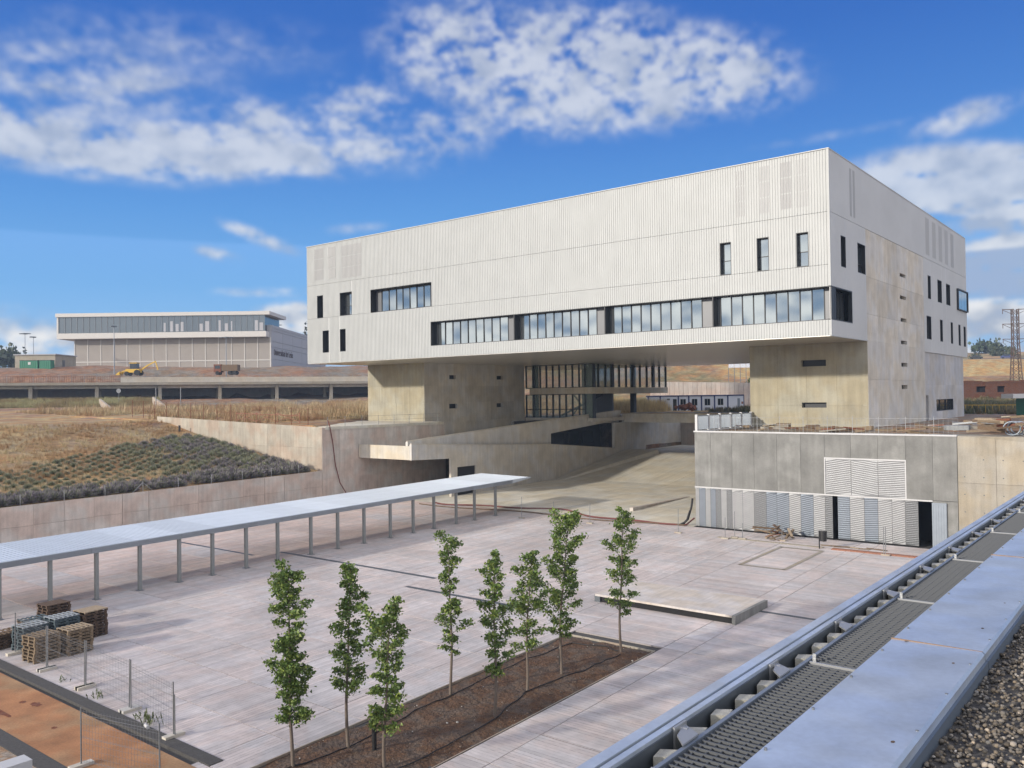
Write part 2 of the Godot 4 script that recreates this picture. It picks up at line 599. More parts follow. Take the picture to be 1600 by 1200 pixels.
func _ready() -> void:
	rng.seed = 4711
	# ---- camera
	var cam := Camera3D.new()
	cam.name = "camera"
	add_child(cam)
	cam.position = Vector3(0, 11.5, 0)
	cam.basis = Basis(Vector3.UP, deg_to_rad(38.63)) * Basis(Vector3.RIGHT, deg_to_rad(0.87)) * Basis(Vector3.BACK, deg_to_rad(-0.74))
	cam.fov = 48.7
	cam.near = 0.1
	cam.far = 4000.0
	cam.current = true
	# ---- sky, exposure
	var env := Environment.new()
	env.background_mode = Environment.BG_SKY
	var sky := Sky.new()
	var pm := PanoramaSkyMaterial.new()
	pm.panorama = cloud_sky()
	sky.sky_material = pm
	env.sky = sky
	env.tonemap_mode = Environment.TONE_MAPPER_LINEAR
	env.tonemap_exposure = 2.1
	env.sdfgi_enabled = true
	env.ssao_enabled = true
	env.ssil_enabled = true
	env.fog_enabled = true
	env.fog_density = 0.00035
	env.fog_light_color = Color(0.5, 0.56, 0.64)
	var we := WorldEnvironment.new()
	we.name = "world_environment"
	we.environment = env
	add_child(we)
	# ---- low sun from behind the camera, a little to the left
	var sun := DirectionalLight3D.new()
	sun.name = "sun"
	add_child(sun)
	sun.look_at_from_position(Vector3.ZERO, Vector3(3.8, -3.1, -9.66), Vector3.UP)
	sun.light_energy = 0.63
	sun.light_color = Color(1.0, 0.96, 0.9)
	sun.light_angular_distance = 2.4
	sun.shadow_enabled = true

	make_materials()
	build_ground()
	build_plaza()
	build_walls()
	build_main_building()
	build_vestibule()
	build_services_wall()
	build_roof_edge()
	build_hall()
	build_bridge()
	build_canopy()
	build_planter()
	build_pallets()
	build_fences()
	build_backdrop()
	build_bank()
	build_small_things()

func make_materials() -> void:
	var conc := surface_tex(101, 512, 0.11, 0.06, 0.10, 0.07, 0.007, Color(1.0, 0.95, 0.86), 0.5)
	var wallt := surface_tex(131, 512, 0.12, 0.08, 0.10, 0.1, 0.008, Color(1.0, 0.93, 0.9), 0.7)
	var grain := surface_tex(151, 512, 0.15, 0.3, 0.0, 0.18, 0.02)
	var dirt := surface_tex(171, 512, 0.3, 0.4, 0.0, 0.18, 0.015, Color(1.0, 0.85, 0.7), 0.8)
	var soft := surface_tex(191, 256, 0.05, 0.02, 0.01, 0.03, 0.01)
	var stain := surface_tex(211, 512, 0.18, 0.05, 0.10, 0.14, 0.009)
	var clad := surface_tex(351, 512, 0.04, 0.02, 0.025, 0.03, 0.01)
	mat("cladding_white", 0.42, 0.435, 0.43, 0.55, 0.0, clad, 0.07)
	mat("cladding_side", 0.52, 0.525, 0.52, 0.55, 0.0, soft, 0.05)  # same cladding as the front, lightened in colour for the shaded side
	mat("louvre_grey", 0.33, 0.33, 0.33, 0.6)
	for i in 3:
		var e: float = [0.95, 1.0, 1.06][i]
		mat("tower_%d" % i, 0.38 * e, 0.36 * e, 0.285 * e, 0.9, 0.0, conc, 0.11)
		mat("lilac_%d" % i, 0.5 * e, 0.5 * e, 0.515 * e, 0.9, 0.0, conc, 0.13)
		mat("side_conc_%d" % i, 0.61 * e, 0.59 * e, 0.55 * e, 0.9, 0.0, conc, 0.12)  # tower concrete again, its shaded faces lightened in the colour
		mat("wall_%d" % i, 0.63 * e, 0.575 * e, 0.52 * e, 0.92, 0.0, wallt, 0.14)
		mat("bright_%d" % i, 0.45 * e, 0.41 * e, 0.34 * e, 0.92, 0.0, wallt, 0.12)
		mat("precast_%d" % i, 0.275 * e, 0.275 * e, 0.26 * e, 0.9, 0.0, stain, [0.09, 0.11, 0.13][i])
		mat("tan_%d" % i, 0.37 * e, 0.34 * e, 0.285 * e, 0.9, 0.0, conc, 0.14)
		mat("road_%d" % i, 0.68 * e, 0.655 * e, 0.575 * e, 0.9, 0.0, conc, 0.09)
		mat("canopy_%d" % i, 0.54 * e, 0.59 * e, 0.65 * e, 0.42, 0.25, soft, 0.3)
		mat("wood_%d" % i, [0.30, 0.21, 0.14][i], [0.22, 0.14, 0.09][i], [0.14, 0.085, 0.06][i], 0.9, 0.0, grain, 0.7)
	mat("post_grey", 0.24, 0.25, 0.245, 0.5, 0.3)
	mat("coping_side_shade", 0.13, 0.16, 0.2, 0.5, 0.3)  # darker copy of the coping metal, shade put into the colour
	mat("slab_pale", 0.60, 0.56, 0.53, 0.9, 0.0, conc, 0.2)
	mat("landing", 0.60, 0.56, 0.48, 0.9, 0.0, conc, 0.12)
	mat("joint_brown", 0.25, 0.17, 0.12, 0.8)
	mat("wood_pale", 0.46, 0.36, 0.25, 0.9, 0.0, grain, 0.7)
	mat("wood_blue", 0.10, 0.14, 0.16, 0.8, 0.0, grain, 0.7)
	mat("board_pale", 0.40, 0.44, 0.47, 0.8, 0.0, grain, 0.7)
	mat("window_metal", 0.018, 0.02, 0.024, 0.5, 0.2)
	mat("grey_panel", 0.12, 0.125, 0.135, 0.45, 0.3)
	var mg := mat("mirror_glass", 0.32, 0.355, 0.37, 0.04, 0.85)
	mg.metallic_specular = 0.8
	var dg := mat("dark_glass", 0.02, 0.025, 0.03, 0.08, 0.0)
	dg.metallic_specular = 0.5
	var cg := mat("clear_glass", 0.30, 0.40, 0.37, 0.02, 0.0)  # reflections on the entrance glass put in as a dark green tint
	cg.albedo_color.a = 0.3
	cg.transparency = BaseMaterial3D.TRANSPARENCY_ALPHA
	mat("painted_shade", 0.012, 0.012, 0.013, 0.9)  # near-black colour that stands in for shade behind openings
	mat("soffit", 0.6, 0.58, 0.54, 0.28, 0.55)
	mat("soffit_edge", 0.5, 0.49, 0.46, 0.6)
	mat("white_paint", 0.52, 0.52, 0.52, 0.6, 0.0, soft, 0.3)
	mat("pylon_steel", 0.12, 0.085, 0.07, 0.8, 0.2)
	mat("galv", 0.33, 0.345, 0.36, 0.45, 0.5, grain, 0.8)
	mat("galv_bright", 0.39, 0.4, 0.41, 0.4, 0.5, soft, 0.5)
	mat("galv_blue", 0.25, 0.285, 0.33, 0.42, 0.5, soft, 0.5)
	mat("coping", 0.54, 0.63, 0.77, 0.38, 0.4, surface_tex(231, 512, 0.12, 0.03, 0.0, 0.06, 0.006, Color(1.0, 0.97, 0.92), 0.7), 0.6)  # blue of the reflected sky is put into the base colour
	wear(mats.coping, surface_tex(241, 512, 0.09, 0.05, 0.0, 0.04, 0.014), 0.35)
	mat("steel_dark", 0.10, 0.115, 0.13, 0.5, 0.4)
	mat("grate", 0.10, 0.107, 0.115, 0.6, 0.3)
	mat("fin", 0.58, 0.56, 0.48, 0.6, 0.0, grain, 3.0)
	mat("black_paint", 0.012, 0.012, 0.013, 0.5)
	mat("rust", 0.25, 0.10, 0.055, 0.85, 0.0, dirt, 0.8)
	mat("terracotta", 0.42, 0.19, 0.12, 0.85, 0.0, grain, 0.5)
	mat("hose_red", 0.14, 0.035, 0.03, 0.6)
	mat("hose_black", 0.015, 0.015, 0.016, 0.6)
	var so := mat("soil", 0.155, 0.108, 0.078, 0.98, 0.0, dirt, 0.35)
	relief(so, noise_tex(5, 0.03), 5.0)
	mat("ochre", 0.5, 0.30, 0.155, 0.92, 0.0, surface_tex(251, 512, 0.22, 0.12, 0.0, 0.16, 0.006, Color(1.0, 0.86, 0.78), 0.7), 0.16)
	mat("kerb_dark", 0.105, 0.10, 0.095, 0.95, 0.0, grain, 0.6)
	mat("pale_grit", 0.42, 0.35, 0.28, 0.95, 0.0, dirt, 0.6)
	mat("bark", 0.23, 0.185, 0.15, 0.95, 0.0, grain, 2.0)
	var lf := mat("leaf", 1, 1, 1, 0.55)
	lf.vertex_color_use_as_albedo = true
	lf.backlight_enabled = true
	lf.backlight = Color(0.25, 0.4, 0.1)
	var vc := mat("tinted", 1, 1, 1, 0.9)
	vc.vertex_color_use_as_albedo = true
	var ld := mat("land", 1, 1, 1, 0.97, 0.0, dirt, 0.07)
	ld.vertex_color_use_as_albedo = true
	var worn := surface_tex(331, 512, 0.15, 0.06, 0.0, 0.06, 0.012)
	var bd := board_tex(301)
	for i in 3:
		var e: float = [0.96, 1.0, 1.05][i]
		for j in 3:
			var w: Array = [[0.66, 0.615, 0.585], [0.67, 0.575, 0.52], [0.645, 0.615, 0.595]][j]
			var m := mat("board_%d%d" % [i, j], w[0] * e, w[1] * e, w[2] * e, 0.85)
			m.albedo_texture = bd
			m.roughness = 0.8
			wear(m, worn, 0.022)
	mat("hall_panel", 0.31, 0.28, 0.25, 0.7, 0.0, soft, 0.1)
	mat("hall_white", 0.52, 0.5, 0.47, 0.6)
	mat("hall_glass", 0.13, 0.15, 0.165, 0.12, 0.6)
	mat("hall_side", 0.36, 0.36, 0.38, 0.7)
	mat("yellow", 0.55, 0.34, 0.03, 0.5)
	mat("rubber", 0.02, 0.02, 0.02, 0.9)
	mat("green_paint", 0.02, 0.16, 0.09, 0.5)
	mat("blue_trim", 0.03, 0.045, 0.14, 0.5)
	mat("cabin_white", 0.6, 0.63, 0.7, 0.5)
	mat("brick", 0.17, 0.085, 0.06, 0.95, 0.0, dirt, 0.5)
	mat("lettering", 0.06, 0.035, 0.03, 0.6)
	mat("asphalt", 0.10, 0.10, 0.105, 0.9, 0.0, grain, 0.3)
	mat("plastic_sheet", 0.55, 0.56, 0.56, 0.4)

func wear(m: StandardMaterial3D, tex: Texture2D, scale: float) -> void:
	m.detail_enabled = true
	m.detail_albedo = tex
	m.detail_blend_mode = BaseMaterial3D.BLEND_MODE_MUL
	m.detail_uv_layer = BaseMaterial3D.DETAIL_UV_2
	m.uv2_triplanar = true
	m.uv2_world_triplanar = true
	m.uv2_scale = Vector3(scale, scale, scale)

# ---------------------------------------------------------------- ground and plaza
func build_ground() -> void:
	var xs := grid_lines([[-1600.0, -500.0, 60.0], [-500.0, -300.0, 12.0], [-300.0, -140.0, 4.0], [-140.0, -74.6, 2.18], [-74.6, -74.4, 0.2], [-74.4, -71.1, 1.65], [-71.1, -71.0, 0.1], [-71.0, -62.9, 2.0], [-62.9, -62.5, 0.4], [-62.5, -32.0, 3.05], [-32.0, -31.5, 0.5], [-31.5, 60.0, 4.0], [60.0, 300.0, 12.0], [300.0, 900.0, 60.0]])
	var zs := grid_lines([[-1800.0, -600.0, 60.0], [-600.0, -300.0, 10.0], [-300.0, -122.2, 3.5], [-122.2, -121.9, 0.3], [-121.9, -75.4, 2.735], [-75.4, -75.2, 0.2], [-75.2, -67.2, 2.667], [-67.2, -67.0, 0.2], [-67.0, -57.0, 2.5], [-57.0, -56.85, 0.15], [-56.85, -10.0, 2.2], [-10.0, 60.0, 6.0], [60.0, 400.0, 40.0]])
	var nz := fbm(71, 0.035, 4)
	var nz2 := fbm(72, 0.19, 3)
	var hs := PackedFloat32Array()
	var cs := PackedColorArray()
	for z in zs:
		for x in xs:
			var h := land(x, z)
			var s: float = -0.624 * x - 0.781 * z
			var side: float = 0.781 * x - 0.624 * z
			var a := nz.get_noise_2d(x, z)
			var b := nz2.get_noise_2d(x, z)
			if h > 0.0:
				h += (0.12 * a + 0.10 * b) * (1.0 if (s > 125.0 or x < -75.0) else 0.1)
				if s > 205.0:
					h += 0.8 * a
			hs.append(h)
			var dry := Color(0.54, 0.39, 0.20)
			var red := Color(0.38, 0.245, 0.165)
			var weed := Color(0.27, 0.25, 0.12)
			var straw := Color(0.62, 0.48, 0.23)
			var grey := Color(0.30, 0.27, 0.22)
			var c := dry
			if side < -20.0 and s < 186.0:
				c = dry.lerp(straw, clampf(a * 3.0 + 0.35, 0, 1)).lerp(red, clampf(b * 3.0 - 0.05, 0, 1))
				if x < -71.0 and z > -57.0 and s < 105.0:
					c = Color(0.47, 0.37, 0.21).lerp(straw, clampf(a * 3.0 + 0.1, 0, 0.6)).lerp(red, clampf(b * 2.0, 0, 0.5))
				var bd: float = (x + 198.6) * -0.876 + (z + 79.4) * -0.483
				if bd > -34.0:
					c = red.lerp(dry, clampf(a * 2.0 + 0.3, 0, 1))
				if bd > -16.0:
					c = weed.lerp(dry, clampf(b * 2.0 + 0.2, 0, 0.6))
			elif side < -20.0:
				c = grey.lerp(red, clampf(a * 3.0 + 0.4, 0, 1)) if s < 330.0 else weed.lerp(dry, clampf(a * 2.0 + 0.4, 0, 1))
			elif s > 225.0 and s < 305.0 and side > 60.0:
				c = straw
			elif s > 305.0:
				c = weed.lerp(dry, clampf(a * 3.0 + 0.35, 0, 1))
			elif s > 140.0:
				c = weed.lerp(red, clampf(a * 2.0 + 0.4, 0, 1)).lerp(dry, clampf(b * 2.0 + 0.3, 0, 1))
			else:
				c = grey.lerp(red, clampf(b * 2.0 + 0.3, 0, 1))
			cs.append(c)
	var k := MB.new()
	var nx := xs.size()
	for j in zs.size() - 1:
		for i in nx - 1:
			var q := [j * nx + i, j * nx + i + 1, (j + 1) * nx + i + 1, (j + 1) * nx + i]
			var p := []
			for e in 4:
				p.append(Vector3(xs[i + (1 if e in [1, 2] else 0)], hs[q[e]], zs[j + (1 if e > 1 else 0)]))
			for tr in [[0, 2, 1], [0, 3, 2]]:
				var st := k.c.size()
				k.tri(p[tr[0]], p[tr[1]], p[tr[2]])
				k.c[st] = cs[q[tr[0]]]
				k.c[st + 1] = cs[q[tr[2]]]
				k.c[st + 2] = cs[q[tr[1]]]
	struct("terrain", "dry red and straw coloured earth around the site and up to the far ridge", k, mats.land)

func slab(k: MB, x0: float, x1: float, z0: float, z1: float, lift: float, along_x: bool) -> void:
	var g := 0.017
	x0 += g; x1 -= g; z0 += g; z1 -= g
	var p := [Vector3(x0, G(z1) + lift, z1), Vector3(x1, G(z1) + lift, z1), Vector3(x1, G(z0) + lift, z0), Vector3(x0, G(z0) + lift, z0)]
	var o := Vector2(rng.randf(), rng.randf())
	var uv := []
	for q in p:
		uv.append(o + (Vector2(q.x, q.z) if along_x else Vector2(q.z, q.x)) / 8.0)
	k.quad_uv(p[0], p[1], p[2], p[3], uv[0], uv[1], uv[2], uv[3])
	var dn := Vector3(0, -0.06, 0)
	for e in 4:
		var a: Vector3 = p[e]
		var b: Vector3 = p[(e + 1) % 4]
		k.quad_uv(b, a, a + dn, b + dn, o, o, o, o)

func build_plaza() -> void:
	var base := MB.new()
	base.quad(Vector3(-71.0, G(-12) - 0.075, -12.0), Vector3(-1.3, G(-12) - 0.075, -12.0), Vector3(-1.3, G(-87.6) - 0.075, -87.6), Vector3(-71.0, G(-87.6) - 0.075, -87.6))
	base.quad(Vector3(-71.0, G(20) - 0.08, 20.0), Vector3(-1.3, G(20) - 0.08, 20.0), Vector3(-1.3, G(-12) - 0.08, -12.0), Vector3(-71.0, G(-12) - 0.08, -12.0))
	var plaza := struct("plaza", "board-marked pinkish grey concrete paving of the sunken plaza", base, mats.kerb_dark)
	var zr := splits(-63.3, -15.05, 2.68)
	var left := splits(-70.85, -25.12, 5.08)
	for j in zr.size() - 1:
		for i in left.size() - 1:
			var k := MB.new()
			var tinge := 1 if left[i] < -52.0 and rng.randf() < 0.75 else (2 if rng.randf() < 0.3 else 0)
			slab(k, left[i], left[i + 1], zr[j], zr[j + 1], rng.randf_range(-0.004, 0.004), false)
			part(plaza, "paving_slab", k, mats["board_%d%d" % [rng.randi() % 3, tinge]])
	var zr2 := zr.duplicate()
	zr2.append_array([-12.3, -9.6, -6.9])
	var right := [-25.12, -23.35, -18.6, -17.4, -12.3, -7.1, -1.75]
	for j in zr2.size() - 1:
		for i in right.size() - 1:
			if i == 1 and zr2[j] > -33.9:
				continue
			if i == 1 and zr2[j + 1] > -33.2:
				var k0 := MB.new()
				slab(k0, right[i], right[i + 1], zr2[j], -33.2, 0.0, true)
				part(plaza, "paving_slab", k0, mats["board_12"])
				continue
			var k := MB.new()
			slab(k, right[i], right[i + 1], zr2[j], zr2[j + 1], rng.randf_range(-0.004, 0.004), i != 0 or zr2[j] < -34.0)
			part(plaza, "paving_slab", k, mats["board_%d%d" % [rng.randi() % 3, 0 if rng.randf() < 0.6 else 2]])
	# beige ramp running back under the building
	var rb := MB.new()
	rb.quad(Vector3(-62.6, G(-87.6) - 0.07, -87.6), Vector3(-31.9, G(-87.6) - 0.07, -87.6), Vector3(-31.9, 3.45, -105.0), Vector3(-62.6, 3.45, -105.0))
	rb.quad(Vector3(-62.6, 3.45, -105.0), Vector3(-31.9, 3.45, -105.0), Vector3(-31.9, 3.6, -121.0), Vector3(-62.6, 3.6, -121.0))
	rb.quad(Vector3(-31.9, G(-87.6) - 0.07, -87.6), Vector3(-31.9, -3, -87.6), Vector3(-31.9, -3, -121.0), Vector3(-31.9, 3.6, -121.0))
	var ramp := struct("ramp_road", "pale beige concrete ramp climbing under the building", rb, mats.kerb_dark)
	var rz := [-63.3, -71.4, -79.5, -87.6, -93.4, -99.2, -105.0, -112.9, -120.8]
	var rx := [-62.55, -54.9, -47.2, -39.5, -31.85]
	for j in rz.size() - 1:
		for i in rx.size() - 1:
			var k := MB.new()
			var y0 := G(rz[j]) if rz[j] >= -87.6 else lerpf(G(-87.6), 3.5, minf(1.0, (-87.6 - rz[j]) / 17.4)) + maxf(0.0, (-105.0 - rz[j]) * 0.0095)
			var y1 := G(rz[j + 1]) if rz[j + 1] >= -87.6 else lerpf(G(-87.6), 3.5, minf(1.0, (-87.6 - rz[j + 1]) / 17.4)) + maxf(0.0, (-105.0 - rz[j + 1]) * 0.0095)
			var g := 0.04 if j == 2 else 0.012
			k.quad(Vector3(rx[i] + 0.01, y0 + 0.01, rz[j] - 0.012), Vector3(rx[i + 1] - 0.01, y0 + 0.01, rz[j] - 0.012), Vector3(rx[i + 1] - 0.01, y1 + 0.01, rz[j + 1] + g), Vector3(rx[i] + 0.01, y1 + 0.01, rz[j + 1] + g))
			part(ramp, "ramp_slab", k, mats["road_%d" % (rng.randi() % 3)])
	var pf := MB.new()
	pf.quad(Vector3(-71.0, G(-63.3) - 0.01, -63.3), Vector3(-62.55, G(-63.3) - 0.01, -63.3), Vector3(-62.55, G(-90) - 0.01, -90.0), Vector3(-71.0, G(-90) - 0.01, -90.0))
	struct("porch_floor", "shaded concrete floor under the landing", pf, mats.road_0)
	# slots cut in the paving: drains
	for d in [[-63.1, -53.2, -36.35, 0.13, "dark drain slot behind the canopy posts"], [-52.6, -36.8, -38.2, 0.16, "long dark drain slot running out from the canopy"], [-36.8, -27.2, -35.7, 0.16, "dark drain slot behind the row of young trees"], [-17.6, -14.5, -41.9, 0.14, "short dark drain slot beside the raised platform"]]:
		var k := MB.new()
		k.box(Vector3(d[0], G(d[2]) - 0.03, d[2] - d[3]), Vector3(d[1], G(d[2]) + 0.012, d[2] + d[3]))
		single("drain_channel", d[4], "drain", k, mats.steel_dark, Vector3((d[0] + d[1]) * 0.5, G(d[2]), d[2]), "drain slots in the plaza")
	# ochre path with dark edging in the corner
	var op := MB.new()
	op.quad(Vector3(-90, G(-12.4) + 0.012, -12.35), Vector3(-24.6, G(-12.4) + 0.012, -11.9), Vector3(-24.6, G(-14.6) + 0.012, -14.75), Vector3(-90, G(-15) + 0.012, -15.05))
	struct("ochre_path", "smooth ochre path along the corner of the plaza", op, mats.ochre)
	var ke := MB.new()
	ke.box(Vector3(-90, -0.3, -15.55), Vector3(-24.5, G(-15.3) + 0.035, -15.05))
	struct("path_edging", "dark stained edging strip between the ochre path and the plaza", ke, mats.kerb_dark)
	var ke2 := MB.new()
	ke2.box(Vector3(-90, -0.3, -12.3), Vector3(-24.5, G(-12) + 0.03, -11.7))
	struct("path_edging", "dark edging strip on the near side of the ochre path", ke2, mats.kerb_dark)
	var near := MB.new()
	near.quad(Vector3(-90, G(-5) + 0.006, 10.0), Vector3(-24.5, G(-5) + 0.006, 10.0), Vector3(-24.5, G(-11.7) + 0.006, -11.7), Vector3(-90, G(-11.7) + 0.006, -11.7))
	struct("grit_verge", "pale grit verge beside the ochre path", near, mats.pale_grit)
	# stains on the ochre path
	for s in [[-35.2, -13.0, 0.9, 0.16], [-35.6, -13.9, 0.16, 0.12], [-34.9, -14.1, 0.32, 0.16], [-31.9, -13.5, 0.12, 0.1]]:
		var k := MB.new()
		var y := G(s[1]) + 0.016
		for i in 14:
			var a0 := TAU * i / 14.0
			var a1 := TAU * (i + 1) / 14.0
			var r0 := 1.0 + 0.2 * sin(i * 2.7)
			var r1 := 1.0 + 0.2 * sin((i + 1) % 14 * 2.7)
			k.tri(Vector3(s[0], y, s[1]), Vector3(s[0] + cos(a1) * s[2] * r1, y, s[1] + sin(a1) * s[3] * r1), Vector3(s[0] + cos(a0) * s[2] * r0, y, s[1] + sin(a0) * s[3] * r0))
		struct("path_stain", "dark red stain on the ochre path", k, mats.rust)

# ---------------------------------------------------------------- retaining walls and ramps
func tri3(base: String) -> Array:
	return [mats[base + "_0"], mats[base + "_1"], mats[base + "_2"]]

# upright slab on a plane x = const from a list of (z, y), thickness towards -x
func xslab(poly: Array, x: float, thick: float) -> MB:
	var k := MB.new()
	var p := PackedVector3Array()
	for q in poly:
		p.append(Vector3(x, q[1], q[0]))
	k.prism(p, Vector3(-thick, 0, 0))
	return k

func zslab(poly: Array, z: float, thick: float) -> MB:
	var k := MB.new()
	var p := PackedVector3Array()
	for q in poly:
		p.append(Vector3(q[0], q[1], z))
	k.prism(p, Vector3(0, 0, -thick))
	return k

func build_walls() -> void:
	var ws := tri3("wall")
	# long low wall under the lavender
	var lw := thing("retaining_wall", "long low board-marked concrete wall behind the canopy, below the lavender bank", "wall", Vector3(-70.87, 0, -36))
	var z := -12.0
	var cut := splits(-56.8, -12.0, 2.33)
	for i in cut.size() - 1:
		var t0: float = 3.53 + 0.0165 * (-26.0 - cut[i])
		var t1: float = 3.53 + 0.0165 * (-26.0 - cut[i + 1])
		var e := rng.randf_range(0.0, 0.006)
		var g := 0.03 if i % 6 == 2 else 0.008
		var md: float = 1.9 + 0.0165 * (-26.0 - cut[i])
		wpart(lw, "wall_panel", xslab([[cut[i + 1] - g, -0.6], [cut[i] + g, -0.6], [cut[i] + g, md - 0.008], [cut[i + 1] - g, md - 0.008]], -70.87 + e, 0.1), ws[rng.randi() % 3])
		wpart(lw, "wall_panel", xslab([[cut[i + 1] - g, md + 0.008], [cut[i] + g, md + 0.008], [cut[i] + g, t0], [cut[i + 1] - g, t1]], -70.87 + e, 0.1), ws[rng.randi() % 3])
	wpart(lw, "wall_core", xslab([[-12.0, -0.6], [-12.0, 3.28], [-56.8, 4.02], [-56.8, -0.6]], -70.98, 0.2), mats.wall_0)
	# bright wing wall facing the sun
	var bw := thing("retaining_wall", "sunlit pale concrete wing wall at the upper end of the lavender bank", "wall", Vector3(-85, 4, -56.81))
	var cx := splits(-104.0, -70.9, 2.4)
	var bs := tri3("bright")
	for i in cx.size() - 1:
		var t0: float = 8.56 + (-70.87 - cx[i]) * 0.0306
		var t1: float = 8.56 + (-70.87 - cx[i + 1]) * 0.0306
		var md := 6.4
		wpart(bw, "wall_panel", zslab([[cx[i] + 0.008, 2.5], [cx[i + 1] - 0.008, 2.5], [cx[i + 1] - 0.008, md], [cx[i] + 0.008, md]], -56.81, 0.1), bs[rng.randi() % 3])
		wpart(bw, "wall_panel", zslab([[cx[i] + 0.008, md + 0.012], [cx[i + 1] - 0.008, md + 0.012], [cx[i + 1] - 0.008, t1], [cx[i] + 0.008, t0]], -56.81, 0.1), bs[rng.randi() % 3])
	wpart(bw, "wall_core", zslab([[-104.0, 2.5], [-71.2, 2.5], [-71.2, 8.5], [-104.0, 9.5]], -56.92, 0.25), mats.bright_0)
	# tall shaded wall carrying the terrace
	var sw := thing("retaining_wall", "tall shaded concrete wall below the terrace with a red hose hanging down it", "wall", Vector3(-70.87, 0, -66))
	panel_wall(sw, "x", -70.87, 1.0, splits(-75.2, -56.83, 2.3), [-0.2, 3.1, 6.1, 8.56], [], ws, "wall_panel", 0.012, 0.05, 0.35)
	var cap := MB.new()
	cap.box(Vector3(-74.0, 8.3, -75.24), Vector3(-70.8, 8.6, -57.2))
	cap.box(Vector3(-100, 8.3, -75.24), Vector3(-74.0, 8.6, -58.0))
	struct("terrace_floor", "pale concrete terrace slab on top of the tall shaded wall", cap, mats.road_1)
	var rt := MB.new()
	rt.box(Vector3(-74.0, -0.2, -75.6), Vector3(-70.9, 8.56, -75.22))
	wpart(sw, "return_wall", rt, mats.wall_0)
	var hose := MB.new()
	hose.tube([Vector3(-70.9, 9.3, -57.6), Vector3(-70.72, 8.75, -57.7), Vector3(-70.72, 7.0, -58.1), Vector3(-70.7, 4.6, -58.4), Vector3(-70.68, 2.6, -59.0), Vector3(-70.2, 0.7, -60.0)], 0.05)
	single("hanging_hose", "dark red hose hanging down the tall shaded wall", "hose", hose, mats.hose_red, Vector3(-70.7, 0.7, -59))
	# landing that juts out, with its ramps
	var la := thing("entrance_ramp", "concrete entrance ramp with a landing jutting out over a dark porch", "ramp", Vector3(-66, 0, -75))
	var k := MB.new()
	k.box(Vector3(-70.8, 5.12, -62.05), Vector3(-63.0, 6.55, -61.74))
	wpart(la, "landing_front", k, mats.landing)
	k = MB.new()
	k.box(Vector3(-70.8, 5.1, -75.2), Vector3(-63.0, 5.5, -62.06))
	wpart(la, "landing_slab", k, mats.side_conc_0)
	wpart(la, "lower_parapet", xslab([[-61.75, 5.1], [-61.75, 6.72], [-72.5, 6.07], [-86.0, 5.44], [-101.2, 4.12], [-101.2, 2.4], [-88.0, 0.9], [-71.8, 0.7], [-71.8, 3.9], [-68.7, 3.9], [-68.7, 0.6], [-67.7, 0.6], [-67.7, 4.9]], -62.69, 0.3), mats.side_conc_1)
	wpart(la, "upper_parapet", xslab([[-61.9, 5.6], [-61.9, 6.95], [-72.2, 7.56], [-86.6, 8.42], [-92.6, 8.68], [-104.2, 9.36], [-103.4, 7.72], [-99.6, 7.74], [-87.1, 6.8], [-87.1, 4.9], [-75.0, 5.4]], -63.4, 0.3), mats.side_conc_2)
	k = MB.new()
	k.bar(Vector3(-63.55, 7.0, -61.95), Vector3(-63.55, 7.6, -72.2), 0.1)
	k.bar(Vector3(-63.55, 7.6, -72.2), Vector3(-63.55, 8.46, -86.6), 0.1)
	k.bar(Vector3(-63.55, 8.46, -86.6), Vector3(-63.55, 9.4, -104.2), 0.1)
	wpart(la, "parapet_coping", k, mats.landing)
	k = MB.new()
	k.bar(Vector3(-62.84, 6.74, -61.8), Vector3(-62.84, 6.09, -72.5), 0.13)
	k.bar(Vector3(-62.84, 6.09, -72.5), Vector3(-62.84, 5.46, -86.0), 0.13)
	k.bar(Vector3(-62.84, 5.46, -86.0), Vector3(-62.84, 4.14, -101.2), 0.13)
	wpart(la, "parapet_coping", k, mats.landing)
	k = MB.new()
	k.quad(Vector3(-74.0, 5.6, -62.1), Vector3(-63.7, 5.6, -62.1), Vector3(-63.7, 8.3, -103.0), Vector3(-74.0, 8.3, -103.0))
	k.quad(Vector3(-63.7, 5.5, -75.0), Vector3(-62.95, 5.5, -75.0), Vector3(-62.95, 3.6, -101.0), Vector3(-63.7, 3.6, -101.0))
	wpart(la, "ramp_floor", k, mats.road_0)
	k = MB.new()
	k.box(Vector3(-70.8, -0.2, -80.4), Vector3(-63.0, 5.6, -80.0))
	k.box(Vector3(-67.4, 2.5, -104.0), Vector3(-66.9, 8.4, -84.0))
	wpart(la, "porch_back_wall", k, mats.painted_shade)  # painted near-black in place of the shade inside
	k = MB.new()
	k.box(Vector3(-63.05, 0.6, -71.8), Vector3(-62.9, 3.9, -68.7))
	wpart(la, "porch_door", k, mats.painted_shade)  # near-black sheet painted in place of an unlit opening
	for i in 4:
		k = MB.new()
		k.box(Vector3(-66.88, 4.9, -88.5 - i * 3.6), Vector3(-66.8, 6.5, -91.2 - i * 3.6))
		wpart(la, "ramp_window", k, mats.dark_glass)
	# bridge deck over the back of the ramp
	var dk := thing("terrace_deck", "concrete deck bridging the beige ramp behind the entrance", "deck", Vector3(-47, 8, -110))
	k = MB.new()
	k.box(Vector3(-63.2, 7.7, -111.0), Vector3(-31.7, 9.0, -104.0))
	wpart(dk, "deck_slab", k, mats.side_conc_0)
	k = MB.new()
	k.box(Vector3(-63.2, 8.9, -104.1), Vector3(-31.7, 9.06, -103.9))
	wpart(dk, "deck_edge", k, mats.bright_0)
	for x in [-54.2, -47.5]:
		k = MB.new()
		k.box(Vector3(x - 0.3, 3.4, -110.3), Vector3(x + 0.3, 7.7, -109.7))
		wpart(dk, "deck_column", k, mats.side_conc_0)
